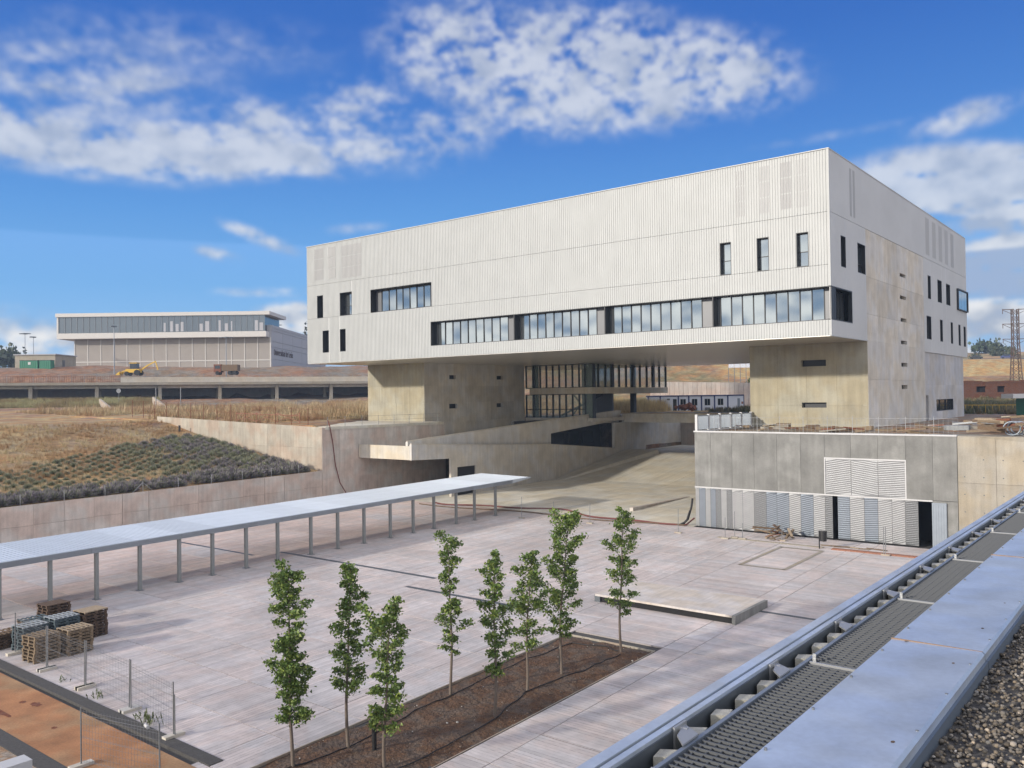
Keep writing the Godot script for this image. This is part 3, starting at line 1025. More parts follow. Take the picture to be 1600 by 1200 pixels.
	var uw := thing("underpass_wall", "shaded side wall of the underpass below the deck", "wall", Vector3(-63, 0, -110))
	k = MB.new()
	k.box(Vector3(-63.2, -1, -122.0), Vector3(-62.75, 7.7, -101.3))
	wpart(uw, "wall_panel", k, mats.side_conc_0)
	var pw := thing("underpass_wall", "pinkish board-marked concrete wall closing the underpass", "wall", Vector3(-65, 0, -121))
	panel_wall(pw, "z", -121.0, 1.0, splits(-72.0, -55.6, 1.3), [2.0, 7.7], [], ws, "wall_panel", 0.02, 0.05, 0.3)
	# wedge kerb on the ramp
	k = xslab([[-68.2, 0.7], [-68.2, 1.12], [-79.6, 1.02], [-79.6, 0.9]], -40.4, 0.35)
	single("ramp_kerb", "dark wedge of kerb tapering to nothing on the beige ramp", "kerb", k, mats.wall_0, Vector3(-40.5, 0.8, -74))
	# rough edge of earth along the ramp wall
	k = MB.new()
	for i in 26:
		var t := i / 25.0
		var zz := lerpf(-84.0, -103.5, t)
		var yy := 1.0 if zz > -87.6 else lerpf(1.12, 3.5, (-87.6 - zz) / 17.4)
		var wd := lerpf(0.6, 4.8, t)
		var zz1 := lerpf(-84.0, -103.5, t + 0.04)
		var yy1 := 1.0 if zz1 > -87.6 else lerpf(1.12, 3.5, (-87.6 - zz1) / 17.4)
		var wd1 := lerpf(0.6, 4.8, t + 0.04)
		var hh := 0.45 * t + 0.05
		k.quad(Vector3(-62.6, yy + hh, zz), Vector3(-62.6 + wd, yy + hh + 0.05, zz), Vector3(-62.6 + wd1, yy1 + hh + 0.05, zz1), Vector3(-62.6, yy1 + hh, zz1))
		k.quad(Vector3(-62.6 + wd, yy + hh + 0.05, zz), Vector3(-62.6 + wd + 0.15, yy, zz), Vector3(-62.6 + wd1 + 0.15, yy1, zz1), Vector3(-62.6 + wd1, yy1 + hh + 0.05, zz1))
	struct("side_path", "unfinished grey side path between the ramp and the lower parapet", k, mats.road_0)

# ---------------------------------------------------------------- the white building
func build_main_building() -> void:
	var XR := -21.38
	var ZC := -66.11
	var XL := -85.1
	var ZB := -116.7
	var B := thing("white_university_building", "large white ribbed box of a building raised on two concrete towers", "building", Vector3(-53, 8.5, -90))
	# ---- front
	var wins := [[-83.14, 21.4, -82.03, 24.14], [-78.9, 21.4, -76.76, 24.14], [-82.17, 17.15, -81.01, 19.82], [-78.96, 17.15, -77.91, 19.82], [-73.52, 21.38, -63.79, 24.03], [-30.45, 21.4, -29.45, 24.1], [-27.25, 21.4, -26.23, 24.1], [-24.01, 21.4, -23.04, 24.1]]
	var band := [-63.98, 17.12, XR + 0.001, 19.72]
	var holes := wins.duplicate()
	holes.append(band)
	var ys := [15.9, 21.38, 25.46, 30.3]
	for j in 3:
		wpart(B, "ribbed_cladding", ribbed("z", ZC, 1.0, XL, XR - 0.16, ys[j] + 0.012, ys[j + 1] - 0.012, holes, 0.222, 0.075, 0.038), mats.cladding_white)
	var k := MB.new()
	for r in minus([XL, 15.95, XR - 0.16, 30.2], holes):
		wbox(k, "z", ZC, 1.0, r, -0.3, -0.125)
	wpart(B, "wall_core", k, mats.cladding_white)
	# louvred strips
	for r in [[-29.04, 26.03, -28.23, 29.88], [-26.93, 26.03, -26.09, 29.9], [-25.2, 26.08, -24.3, 29.9], [-23.99, 26.05, -22.95, 29.92], [-83.58, 26.0, -81.81, 29.9], [-81.0, 26.0, -79.63, 29.86], [-78.5, 25.8, -75.01, 29.75]]:
		k = MB.new()
		var far: bool = r[0] < -70.0
		var yk := splits(r[1], r[3], 1.35)
		for i in yk.size() - 1:
			var m := int((r[2] - r[0]) / 0.222) + 1
			for e in m:
				var a: float = r[0] + e * 0.222
				wbox(k, "z", ZC, 1.0, [a + 0.04, yk[i] + 0.06, minf(a + 0.17, r[2]), yk[i + 1] - 0.06], 0.002, 0.041 if far else 0.02)
		wpart(B, "louvre_strip", k, mats.louvre_grey)
	var dark: Material = mats.window_metal
	for i in wins.size():
		var r: Array = wins[i]
		if i == 4:
			window(B, "z", ZC, 1.0, r, 0.85, [-73.47, -72.5, -71.3, -70.1, -69.05, -67.95, -66.85, -65.75, -64.7, -63.84], [], [0, 8])
		else:
			window(B, "z", ZC, 1.0, r, 0.42 if i > 4 else 0.75, [r[0] + 0.05, r[2] - 0.05], [22.6] if i in [1, 5, 6, 7] else [])
	# long ribbon window wrapping the corner: one frame, four fields
	var fields := [[-63.98, -52.47], [-52.47, -41.83], [-41.83, -31.16], [-31.16, XR - 0.02]]
	for i in 4:
		var a: float = fields[i][0]
		var b: float = fields[i][1]
		var bays := [a + 0.06]
		for e in 10:
			bays.append(lerpf(a + 0.35, b - (1.35 if i < 3 else 0.75), e / 9.0))
		bays.append(b - 0.06)
		window(B, "z", ZC, 1.0, [a, 17.12, b, 19.72], 0.8, bays, [], [10], null, null, "ribbon_window")
	k = MB.new()
	k.box(Vector3(XR - 0.3, 17.12, -71.3), Vector3(XR + 0.01, 17.2, ZC - 0.01))
	k.box(Vector3(XR - 0.3, 19.64, -71.3), Vector3(XR + 0.012, 19.74, ZC + 0.008))
	k.box(Vector3(XR - 0.3, 17.2, -71.3), Vector3(XR + 0.012, 19.64, -71.2))
	k.box(Vector3(XR - 0.9, 17.12, -71.3), Vector3(XR - 0.8, 19.72, ZC - 0.9))
	var cw := wpart(B, "corner_window", k, dark)
	for e in 5:
		var p := MB.new()
		p.box(Vector3(XR - 0.8, 17.22, -66.95 - e * 0.86 - 0.8) - B.position, Vector3(XR - 0.74, 19.62, -66.95 - e * 0.86) - B.position)
		part(cw, "pane", p, mats.mirror_glass)
		p = MB.new()
		p.box(Vector3(XR - 0.8, 17.2, -66.95 - e * 0.86 - 0.84) - B.position, Vector3(XR - 0.66, 19.64, -66.95 - e * 0.86 - 0.78) - B.position)
		part(cw, "mullion", p, dark)
	# ---- right side: white bands and the concrete tower
	var sh := [[-69.85, 21.48, -68.65, 23.97], [-75.1, 21.48, -72.98, 23.97], [-71.3, 17.12, ZC, 19.72], [-98.38, 21.3, -97.09, 23.77], [-103.5, 21.28, -101.52, 23.75], [-107.73, 21.3, -105.7, 23.71], [-98.28, 17.0, -96.3, 19.45], [-103.6, 17.0, -102.37, 19.42], [-108.79, 16.98, -107.66, 19.46], [-112.96, 16.92, -111.86, 19.43], [-115.97, 16.9, -114.81, 19.36]]
	wpart(B, "side_cladding", ribbed("x", XR, 1.0, ZB, ZC + 0.005, 25.472, 30.3, [], 0.27, 0.09, 0.012), mats.cladding_side)
	wpart(B, "side_cladding", ribbed("x", XR, 1.0, -75.26, ZC + 0.005, 15.9, 25.448, sh, 0.27, 0.09, 0.012), mats.cladding_side)
	wpart(B, "side_cladding", ribbed("x", XR, 1.0, ZB, -95.25, 15.62, 25.448, sh, 0.27, 0.09, 0.012), mats.cladding_side)
	for i in sh.size():
		if i != 2:
			var r: Array = sh[i]
			window(B, "x", XR, 1.0, r, 0.3, [r[0] + 0.05, r[2] - 0.05], [22.3] if i == 1 else [], [], mats.dark_glass)
	for r in [[-71.6, 25.9, -71.1, 29.8], [-72.5, 25.9, -72.0, 29.8], [-98.0, 25.9, -96.6, 29.8], [-101.0, 25.9, -99.6, 29.8], [-104.0, 25.9, -102.6, 29.8], [-107.0, 25.9, -105.6, 29.8], [-110.0, 25.9, -108.6, 29.8]]:
		k = MB.new()
		var m := int((r[2] - r[0]) / 0.27) + 1
		for e in m:
			wbox(k, "x", XR, 1.0, [r[0] + e * 0.27, r[1], r[0] + e * 0.27 + 0.14, r[3]], 0.0, 0.016)
		wpart(B, "louvre_strip", k, mats.louvre_grey)
	# boxed corner window at the far end
	k = MB.new()
	k.box(Vector3(XR - 0.2, 23.5, -116.9), Vector3(XR + 0.22, 23.66, -111.2))
	k.box(Vector3(XR - 0.2, 21.15, -116.9), Vector3(XR + 0.22, 21.27, -111.2))
	k.box(Vector3(XR - 0.2, 21.27, -111.4), Vector3(XR + 0.22, 23.5, -111.2))
	k.box(Vector3(XR - 0.2, 21.27, -116.9), Vector3(XR + 0.22, 23.5, -116.75))
	var bw := wpart(B, "boxed_window", k, dark)
	for e in 3:
		var p := MB.new()
		p.box(Vector3(XR + 0.08, 21.3, -113.2 - e * 1.8) - B.position, Vector3(XR + 0.12, 23.48, -111.45 - e * 1.8) - B.position)
		part(bw, "pane", p, mats.mirror_glass)
	# concrete towers
	var slits := [[-88.16, 22.5, -86.01, 22.83], [-88.2, 20.36, -86.0, 20.7], [-88.2, 18.2, -86.05, 18.56], [-88.18, 16.04, -86.03, 16.4], [-88.17, 13.9, -86.01, 14.28], [-88.05, 11.76, -85.98, 12.15]]
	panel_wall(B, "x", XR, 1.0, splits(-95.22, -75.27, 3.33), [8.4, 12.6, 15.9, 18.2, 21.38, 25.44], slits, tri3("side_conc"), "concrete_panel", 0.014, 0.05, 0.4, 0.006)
	for r in slits:
		k = MB.new()
		wbox(k, "x", XR, 1.0, r, -0.44, -0.4)
		wpart(B, "slit_window", k, dark)
	var ts := [[-27.07, 13.86, -24.9, 14.42], [-27.09, 10.2, -24.91, 10.66]]
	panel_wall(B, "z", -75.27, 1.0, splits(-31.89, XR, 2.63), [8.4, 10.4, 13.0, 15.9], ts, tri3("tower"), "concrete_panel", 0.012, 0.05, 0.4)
	for r in ts:
		k = MB.new()
		wbox(k, "z", -75.27, 1.0, r, -0.44, -0.4)
		wpart(B, "slit_window", k, dark)
	k = MB.new()
	k.box(Vector3(-31.88, 8.4, -95.2), Vector3(-31.5, 15.9, -75.75))
	k.box(Vector3(-31.5, 8.4, -95.2), Vector3(XR - 0.5, 15.9, -94.8))
	wpart(B, "tower_wall", k, mats.tower_0)
	# lilac concrete below the far bay
	var lh := [[-96.8, 8.4, -95.7, 11.1], [-108.6, 9.37, -100.3, 10.64]]
	panel_wall(B, "x", XR - 0.08, 1.0, splits(-114.55, -95.24, 4.8), [8.4, 12.2, 15.6], lh, tri3("lilac"), "concrete_panel", 0.014, 0.05, 0.4)
	window(B, "x", XR - 0.08, 1.0, lh[1], 0.3, [-108.55, -106.0, -103.0, -100.35], [], [], mats.dark_glass)
	k = MB.new()
	wbox(k, "x", XR - 0.08, 1.0, lh[0], -0.3, -0.25)
	wpart(B, "door", k, mats.grey_panel)
	k = MB.new()
	k.box(Vector3(-31.5, 8.4, -114.55), Vector3(XR - 0.55, 15.6, -114.1))
	wpart(B, "rear_wall", k, mats.lilac_0)
	# left tower
	var LB := [[-81.11, 13.88, -79.85, 14.4], [-90.72, 13.9, -89.34, 14.4], [-81.35, 10.11, -79.78, 10.71], [-90.64, 10.12, -89.27, 10.66]]
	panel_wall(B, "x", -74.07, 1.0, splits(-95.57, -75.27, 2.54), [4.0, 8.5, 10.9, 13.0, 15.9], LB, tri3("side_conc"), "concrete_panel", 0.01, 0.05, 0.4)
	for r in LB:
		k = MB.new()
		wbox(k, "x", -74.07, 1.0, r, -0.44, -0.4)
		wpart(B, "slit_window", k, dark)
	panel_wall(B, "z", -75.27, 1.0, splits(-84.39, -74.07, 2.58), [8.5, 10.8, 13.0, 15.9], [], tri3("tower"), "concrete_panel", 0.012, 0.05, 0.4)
	k = MB.new()
	k.box(Vector3(-81.0, 8.62, -75.26), Vector3(-80.93, 10.9, -75.245))
	k.box(Vector3(-79.13, 8.62, -75.26), Vector3(-79.06, 10.9, -75.245))
	k.box(Vector3(-81.0, 10.83, -75.26), Vector3(-79.06, 10.9, -75.24))
	k.box(Vector3(-80.93, 8.62, -75.262), Vector3(-79.13, 10.83, -75.25))
	wpart(B, "door", k, mats.tower_2)
	k = MB.new()
	k.box(Vector3(-84.38, 8.4, -95.5), Vector3(-84.0, 15.9, -75.75))
	k.box(Vector3(-84.0, 4.0, -95.57), Vector3(-74.55, 15.9, -95.2))
	wpart(B, "tower_wall", k, mats.tower_0)
	# ---- underside, roof, far sides
	var zs := splits(ZB, ZC - 0.02, 2.4)
	for i in zs.size() - 1:
		k = MB.new()
		k.box(Vector3(XL + 0.05, 15.86 + rng.randf_range(0.0, 0.008), zs[i] + 0.015), Vector3(XR - 0.02, 16.0, zs[i + 1] - 0.015))
		wpart(B, "soffit_strip", k, mats.soffit)
	k = MB.new()
	k.box(Vector3(XL + 0.02, 30.0, ZB), Vector3(XR - 0.16, 30.25, ZC - 0.35))
	k.box(Vector3(XL - 0.03, 30.3, ZC - 0.3), Vector3(XR + 0.04, 30.36, ZC + 0.09))
	k.box(Vector3(XR - 0.35, 30.3, ZB), Vector3(XR + 0.04, 30.358, ZC - 0.3))
	wpart(B, "roof_edge", k, mats.cladding_side)
	k = MB.new()
	k.box(Vector3(XL, 15.9, ZB), Vector3(XL + 0.2, 30.3, ZC - 0.31))
	k.box(Vector3(XL, 15.9, ZB - 0.2), Vector3(XR, 30.3, ZB))
	wpart(B, "far_cladding", k, mats.cladding_side)
	k = MB.new()
	k.box(Vector3(XR - 0.16, 15.9, ZC - 0.1), Vector3(XR + 0.02, 17.1, ZC + 0.06))
	k.box(Vector3(XR - 0.16, 19.74, ZC - 0.1), Vector3(XR + 0.02, 30.3, ZC + 0.06))
	wpart(B, "corner_trim", k, mats.cladding_white)

# ---------------------------------------------------------------- glazed entrance between the towers
func build_vestibule() -> void:
	var Vb := thing("glass_entrance", "two storey glazed entrance with black mullions hanging between the towers", "entrance", Vector3(-68, 8.6, -105))
	var k := MB.new()
	k.box(Vector3(-73.2, 11.8, -116.7), Vector3(-62.66, 12.66, -95.55))
	wpart(Vb, "floor_slab", k, mats.landing)  # paler colour stands in for sunlight on the slab front
	k = MB.new()
	k.box(Vector3(-74.0, 8.0, -118.0), Vector3(-62.7, 8.5, -95.6))
	wpart(Vb, "ground_slab", k, mats.side_conc_0)
	var xs := [-74.0, -72.6, -71.5, -70.4, -69.3, -68.2, -67.1, -66.0, -64.9, -63.9, -62.8]
	for i in xs.size() - 1:
		for lv in [[12.7, 15.82], [8.55, 11.75]]:
			if lv[0] < 10.0 and xs[i] > -63.5:
				continue
			var p := MB.new()
			p.box(Vector3(xs[i] + 0.04, lv[0], -95.9), Vector3(xs[i + 1] - 0.04, lv[1], -95.87))
			wpart(Vb, "pane", p, mats.clear_glass)
			p = MB.new()
			p.box(Vector3(xs[i] - 0.06, lv[0], -96.0), Vector3(xs[i] + 0.06, lv[1], -95.7))
			wpart(Vb, "mullion", p, mats.window_metal)
	var zs := [-95.9, -97.6, -99.4, -101.2, -103.0, -104.9, -106.8, -108.8, -110.8, -112.7, -114.6, -116.6]
	for i in zs.size() - 1:
		var p := MB.new()
		p.box(Vector3(-63.0, 12.7, zs[i + 1] + 0.04), Vector3(-62.97, 15.82, zs[i] - 0.04))
		wpart(Vb, "pane", p, mats.clear_glass)
		p = MB.new()
		var t := 0.28 if i in [2, 5, 8] else 0.06
		p.box(Vector3(-63.1, 12.68, zs[i + 1] - t), Vector3(-62.8, 15.84, zs[i + 1] + t))
		wpart(Vb, "mullion", p, mats.window_metal)
	for q in [[-73.6, -97.5], [-63.1, -96.3], [-69.2, -105.0], [-66.0, -112.0]]:
		k = MB.new()
		k.box(Vector3(q[0] - 0.35, 8.5, q[1] - 0.35), Vector3(q[0] + 0.35, 15.85, q[1] + 0.35))
		wpart(Vb, "column", k, mats.window_metal)
	for y in [12.68, 15.84, 11.74, 9.7]:
		k = MB.new()
		k.box(Vector3(-74.0, y - 0.05, -95.98), Vector3(-62.8 if y > 12.0 else -63.9, y + 0.05, -95.72))
		wpart(Vb, "transom", k, mats.window_metal)
	k = MB.new()
	k.tube([Vector3(-69.0, 8.6, -100.0), Vector3(-67.5, 10.4, -100.0), Vector3(-68.6, 11.6, -100.0)], 0.12)
	k.tube([Vector3(-71.5, 8.6, -100.5), Vector3(-66.0, 11.7, -103.5)], 0.15)
	wpart(Vb, "stair_string", k, mats.window_metal)
	k = MB.new()
	k.box(Vector3(-74.0, 8.5, -110.4), Vector3(-68.5, 15.8, -110.0))
	wpart(Vb, "inner_wall", k, mats.grey_panel)

# ---------------------------------------------------------------- grey precast wall with metal doors, tan wall beside it
func perforated(parent: Node3D, called: String, a0: float, a1: float, y0: float, y1: float, z: float, m: Material, tilt: float) -> void:
	var k := MB.new()
	k.box(Vector3(a0, y0, z - 0.05), Vector3(a1, y1, z - 0.03))
	var n := int((y1 - y0) / 0.15)
	var rise := tilt * (a1 - a0)  # slanted slats shaped to imitate the moire shimmer of the sheet
	for i in n:
		var y := y0 + (i + 0.15) * (y1 - y0) / n
		var h := (y1 - y0) / n * 0.62
		for half in 2:
			var xa := a0 + 0.02 if half == 0 else (a0 + a1) * 0.5
			var xb := (a0 + a1) * 0.5 if half == 0 else a1 - 0.02
			var ya := clampf(y + rise * (xa - a0) / (a1 - a0) - rise * 0.5, y0, y1 - h)
			var yb := clampf(y + rise * (xb - a0) / (a1 - a0) - rise * 0.5, y0, y1 - h)
			k.quad(Vector3(xa, ya, z - 0.03), Vector3(xb, yb, z - 0.03), Vector3(xb, yb + h, z + 0.012), Vector3(xa, ya + h, z + 0.012))
			k.quad(Vector3(xa, ya + h, z + 0.012), Vector3(xb, yb + h, z + 0.012), Vector3(xb, yb + h, z - 0.03), Vector3(xa, ya + h, z - 0.03))
	wpart(parent, called, k, m)

func build_services_wall() -> void:
	var ZP := -63.7
	var S := thing("precast_wall", "grey precast concrete wall with perforated metal doors at its foot", "wall", Vector3(-22, 0.7, ZP))
	var up := [-31.83, -30.41, -28.6, -26.77, -24.94, -23.1, -21.3, -19.42, -17.55, -15.7, -13.95, -12.42]
	var hole := [[-21.3, 3.9, -15.7, 6.7]]
	panel_wall(S, "z", ZP, 1.0, up, [4.0, 8.42], hole, tri3("precast"), "concrete_panel", 0.016, 0.06, 0.25)
	panel_wall(S, "z", ZP, 1.0, [-14.0, -12.42], [0.6, 3.98], [], tri3("precast"), "concrete_panel", 0.016, 0.06, 0.25)
	panel_wall(S, "x", -31.83, -1.0, splits(-75.2, ZP - 0.32, 2.4), [0.4, 4.0, 8.42], [], tri3("precast"), "concrete_panel", 0.016, 0.06, 0.25)
	var k := MB.new()
	k.box(Vector3(-31.9, 8.42, ZP - 0.35), Vector3(-12.42, 8.53, ZP + 0.05))
	k.box(Vector3(-31.9, 8.42, -75.2), Vector3(-31.6, 8.53, ZP - 0.35))
	wpart(S, "wall_cap", k, mats.white_paint)
	k = MB.new()
	k.box(Vector3(-31.86, 3.9, ZP - 0.12), Vector3(-14.0, 4.0, ZP + 0.03))
	wpart(S, "lintel", k, mats.white_paint)
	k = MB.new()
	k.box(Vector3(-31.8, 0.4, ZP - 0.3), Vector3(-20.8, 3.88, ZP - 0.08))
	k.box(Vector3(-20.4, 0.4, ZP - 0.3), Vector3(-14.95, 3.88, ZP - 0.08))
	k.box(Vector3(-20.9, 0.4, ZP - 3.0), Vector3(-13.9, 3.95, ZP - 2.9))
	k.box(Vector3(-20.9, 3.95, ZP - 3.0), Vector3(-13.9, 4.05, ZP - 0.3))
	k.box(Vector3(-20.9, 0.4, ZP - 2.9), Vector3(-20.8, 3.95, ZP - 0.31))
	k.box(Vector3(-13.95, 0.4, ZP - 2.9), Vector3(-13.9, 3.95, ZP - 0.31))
	wpart(S, "door_backing", k, mats.painted_shade)  # near-black lining stands in for the unlit space behind the doors
	var tone := {"w": mats.galv_bright, "g": mats.galv, "b": mats.galv_blue}  # tones paint the sheen that changes with the angle of each door
	var sheen_pat := "wbwbgwgwwgbbwbwgbwwg"
	var sm := [-31.83, -31.5, -30.95, -30.5, -30.05, -29.6, -29.1, -28.66, -27.77, -26.84, -25.84, -25.0, -24.05, -23.15, -22.2, -21.33, -20.78]
	for i in sm.size() - 1:
		perforated(S, "perforated_door", sm[i] + 0.012, sm[i + 1] - 0.012, G(ZP) + 0.06, 3.88, ZP, tone[sheen_pat[i]], lerpf(0.6, 0.25, i / 15.0))
	var sm2 := [-20.42, -19.55, -18.53, -17.6, -16.65, -15.78, -14.92]
	for i in sm2.size() - 1:
		perforated(S, "perforated_door", sm2[i] + 0.012, sm2[i + 1] - 0.012, G(ZP) + 0.06, 3.88, ZP, tone["bwbwwg"[i]], [0.0, 0.25, 0.1, 0.3, 0.35, 0.2][i])
	# open leaf folded back on the wall
	k = MB.new()
	k.box(Vector3(-14.02, G(ZP) + 0.05, ZP + 0.07), Vector3(-13.1, 3.86, ZP + 0.13))
	for i in 6:
		k.box(Vector3(-14.0 + i * 0.16, G(ZP) + 0.1, ZP + 0.13), Vector3(-13.93 + i * 0.16, 3.8, ZP + 0.15))
	wpart(S, "open_door", k, mats.galv_blue)
	var us := [-21.28, -19.42, -17.55, -15.72]
	for i in 3:
		perforated(S, "perforated_panel", us[i] + 0.015, us[i + 1] - 0.015, 4.02, 6.66, ZP, mats.galv_bright, [0.2, -0.15, 0.12][i])
	k = MB.new()
	k.box(Vector3(-21.34, 6.62, ZP - 0.04), Vector3(-15.66, 6.72, ZP + 0.025))
	k.box(Vector3(-15.74, 4.0, ZP - 0.04), Vector3(-15.66, 6.62, ZP + 0.025))
	k.box(Vector3(-21.34, 4.0, ZP - 0.04), Vector3(-21.27, 6.62, ZP + 0.025))
	wpart(S, "panel_frame", k, mats.white_paint)
	var tt := MB.new()
	tt.box(Vector3(-31.55, 8.1, -75.2), Vector3(-21.0, 8.44, -64.05))
	tt.box(Vector3(-21.0, 8.1, -67.3), Vector3(-8.0, 8.44, -64.05))
	struct("terrace_floor", "rubbish-strewn terrace floor above the precast wall", tt, mats.tan_0)
	# tan wall with tie holes
	var T := thing("retaining_wall", "tan shuttered concrete wall with rows of tie holes, beyond the precast wall", "wall", Vector3(-8, 0, ZP))
	var tx := splits(-12.41, 6.0, 2.3)
	for i in tx.size() - 1:
		var t0: float = 8.47 - (tx[i] + 12.41) * 0.085
		var t1: float = 8.47 - (tx[i + 1] + 12.41) * 0.085
		for r in [[0.0, 5.3], [5.31, 0.0]]:
			var lo: float = r[0]
			var y0: float = t0 if lo > 0.0 else 5.295
			var y1: float = t1 if lo > 0.0 else 5.295
			wpart(T, "wall_panel", zslab([[tx[i] + 0.008, lo], [tx[i + 1] - 0.008, lo], [tx[i + 1] - 0.008, y1], [tx[i] + 0.008, y0]], ZP - 0.06 + rng.randf_range(0, 0.006), 0.1), mats["tan_%d" % (rng.randi() % 3)])
	k = MB.new()
	k.box(Vector3(-12.41, 0, ZP - 0.5), Vector3(6.0, 6.7, ZP - 0.17))
	wpart(T, "wall_core", k, mats.tan_0)
	k = MB.new()
	for i in 16:
		for j in 6:
			if rng.randf() < 0.85:
				var p := Vector3(-12.0 + i * 1.15, 1.0 + j * 1.18, ZP - 0.05)
				k.box(p - Vector3(0.035, 0.035, 0.02), p + Vector3(0.035, 0.035, 0.002))
	wpart(T, "tie_hole", k, mats.steel_dark, "stuff")

# ---------------------------------------------------------------- roof edge the picture is taken from
func build_roof_edge() -> void:
	var P := thing("roof_parapet", "metal roof parapet with painted sky-blue sheen, coping, grating and sunshade fins along the roof edge", "parapet", Vector3(-1.25, 9.8, -10))
	var z := 4.0
	var joints := [4.0, 1.9, -0.25, -2.1, -4.75, -7.62, -10.5, -13.4, -16.3, -19.2, -22.1, -25.0]
	for i in joints.size() - 1:
		var k := MB.new()
		var a: float = joints[i] - 0.004
		var b: float = joints[i + 1] + 0.004
		var e := 0.012
		# folded sheet with softened edges
		var prof := [Vector2(-1.262, 10.06), Vector2(-1.262, 10.188), Vector2(-1.252, 10.2), Vector2(-0.832, 10.206), Vector2(-0.82, 10.194), Vector2(-0.818, 10.16)]
		for q in prof.size() - 1:
			var u: Vector2 = prof[q]
			var w: Vector2 = prof[q + 1]
			k.quad(Vector3(u.x, u.y, a), Vector3(w.x, w.y, a), Vector3(w.x, w.y, b), Vector3(u.x, u.y, b))
		for q in prof.size() - 1:
			pass
		k.box(Vector3(-1.25, 9.9, a - e), Vector3(-0.825, 10.18, b + e))
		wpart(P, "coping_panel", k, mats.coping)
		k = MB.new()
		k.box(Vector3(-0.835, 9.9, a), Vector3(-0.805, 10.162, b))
		wpart(P, "coping_upstand", k, mats.coping_side_shade)
		k = MB.new()
		k.box(Vector3(-1.256, 10.19, b - 0.006), Vector3(-0.83, 10.2068, b + 0.002))
		wpart(P, "coping_joint", k, mats.joint_brown)
	var sp := MB.new()
	for i2 in 16:
		var c2 := Vector3(rng.randf_range(-1.22, -0.86), 10.2055, rng.randf_range(-16.0, -2.2))
		var s2 := rng.randf_range(0.002, 0.008)
		for e in 7:
			var a0 := TAU * e / 7.0
			var a1 := TAU * (e + 1) / 7.0
			sp.tri(c2, c2 + Vector3(cos(a1) * s2, 0.0005, sin(a1) * s2 * 1.6), c2 + Vector3(cos(a0) * s2, 0.0005, sin(a0) * s2 * 1.6))
	wpart(P, "dirt_speck", sp, mats.soil, "stuff")
	sp = MB.new()
	for i2 in 50:
		for xx in [-1.235, -0.84]:
			sp.bar(Vector3(xx, 10.19, 1.0 - i2 * 0.5), Vector3(xx, 10.2085, 1.0 - i2 * 0.5), 0.006, 8)
	wpart(P, "fixing_screw", sp, mats.galv, "stuff")
	# outer channel in two folds
	var k := MB.new()
	k.box(Vector3(-1.705, 10.08, -25), Vector3(-1.655, 10.2, 4))
	k.box(Vector3(-1.646, 10.1, -25), Vector3(-1.618, 10.195, 4))
	k.box(Vector3(-1.70, 9.75, -25), Vector3(-1.64, 10.1, 4))
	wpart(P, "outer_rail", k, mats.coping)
	k = MB.new()
	k.box(Vector3(-1.617, 9.86, -25), Vector3(-1.611, 10.18, 4))
	wpart(P, "rail_web", k, mats.steel_dark)
	k = MB.new()
	k.box(Vector3(-1.522, 10.1, -25), Vector3(-1.508, 10.165, 4))
	k.box(Vector3(-1.524, 10.165, -25), Vector3(-1.506, 10.172, 4))
	wpart(P, "inner_rail", k, mats.galv_blue)
	# fins hanging in the slot
	var fin := MB.new()
	var h := 7.0
	var c := [Vector2(-0.036, -0.018), Vector2(0.024, -0.055), Vector2(0.036, 0.022), Vector2(-0.024, 0.058)]
	for i in 4:
		var u: Vector2 = c[i]
		var w: Vector2 = c[(i + 1) % 4]
		fin.quad(Vector3(w.x, -h, w.y), Vector3(u.x, -h, u.y), Vector3(u.x, 0, u.y), Vector3(w.x, 0, w.y))
	fin.quad(Vector3(c[3].x, 0, c[3].y), Vector3(c[2].x, 0, c[2].y), Vector3(c[1].x, 0, c[1].y), Vector3(c[0].x, 0, c[0].y))
	var fm := fin.mesh()
	fm.surface_set_material(0, mats.fin)
	var clip := MB.new()
	var cp := PackedVector3Array([Vector3(-0.04, 0, -0.1), Vector3(0.05, 0, -0.04), Vector3(0.05, 0, 0.09), Vector3(-0.01, 0, 0.02)])
	clip.prism(cp, Vector3(0, 0.008, 0))
	clip.box(Vector3(-0.045, -0.07, -0.11), Vector3(-0.035, 0.02, -0.01))
	clip.bar(Vector3(-0.035, 0.0, -0.06), Vector3(-0.005, 0.0, -0.06), 0.012, 8)
	var cm := clip.mesh()
	cm.surface_set_material(0, mats.galv_bright)
	var i := 0
	z = 1.5
	while z > -24.0:
		shared(P, "sunshade_fin", fm, Transform3D(Basis(), Vector3(-1.568, 10.155 + rng.randf_range(-0.006, 0.006), z) - P.position))
		if i % 4 == 2:
			shared(P, "fin_bracket", cm, Transform3D(Basis(), Vector3(-1.568, 10.175, z - 0.125) - P.position))
		i += 1
		z -= 0.2425
	# grating in lengths of 1.6 m
	for g in 16:
		var z0 := 0.62 - g * 1.62
		k = MB.new()
		var m := 41
		for e in m:
			var zz := z0 - 0.02 - e * (1.58 / m)
			k.box(Vector3(-1.5, 10.138, zz - 0.0035), Vector3(-1.263, 10.166, zz + 0.0035))
		for e in 6:
			var xx := -1.48 + e * 0.042
			k.bar(Vector3(xx, 10.16, z0), Vector3(xx, 10.16, z0 - 1.58), 0.003)
		wpart(P, "grating_panel", k, mats.grate)
		k = MB.new()
		k.box(Vector3(-1.5, 10.13, z0 - 1.6), Vector3(-1.263, 10.171, z0 - 1.588))
		k.box(Vector3(-1.492, 10.16, z0 - 1.618), Vector3(-1.476, 10.205, z0 - 1.612))
		wpart(P, "grating_clip", k, mats.galv_bright)
	# facade below
	k = MB.new()
	k.box(Vector3(-1.6, 9.5, -40), Vector3(-1.25, 9.55, 6))
	wpart(P, "dark_slot_floor", k, mats.steel_dark)  # dark floor added so the slot under the grating looks shaded
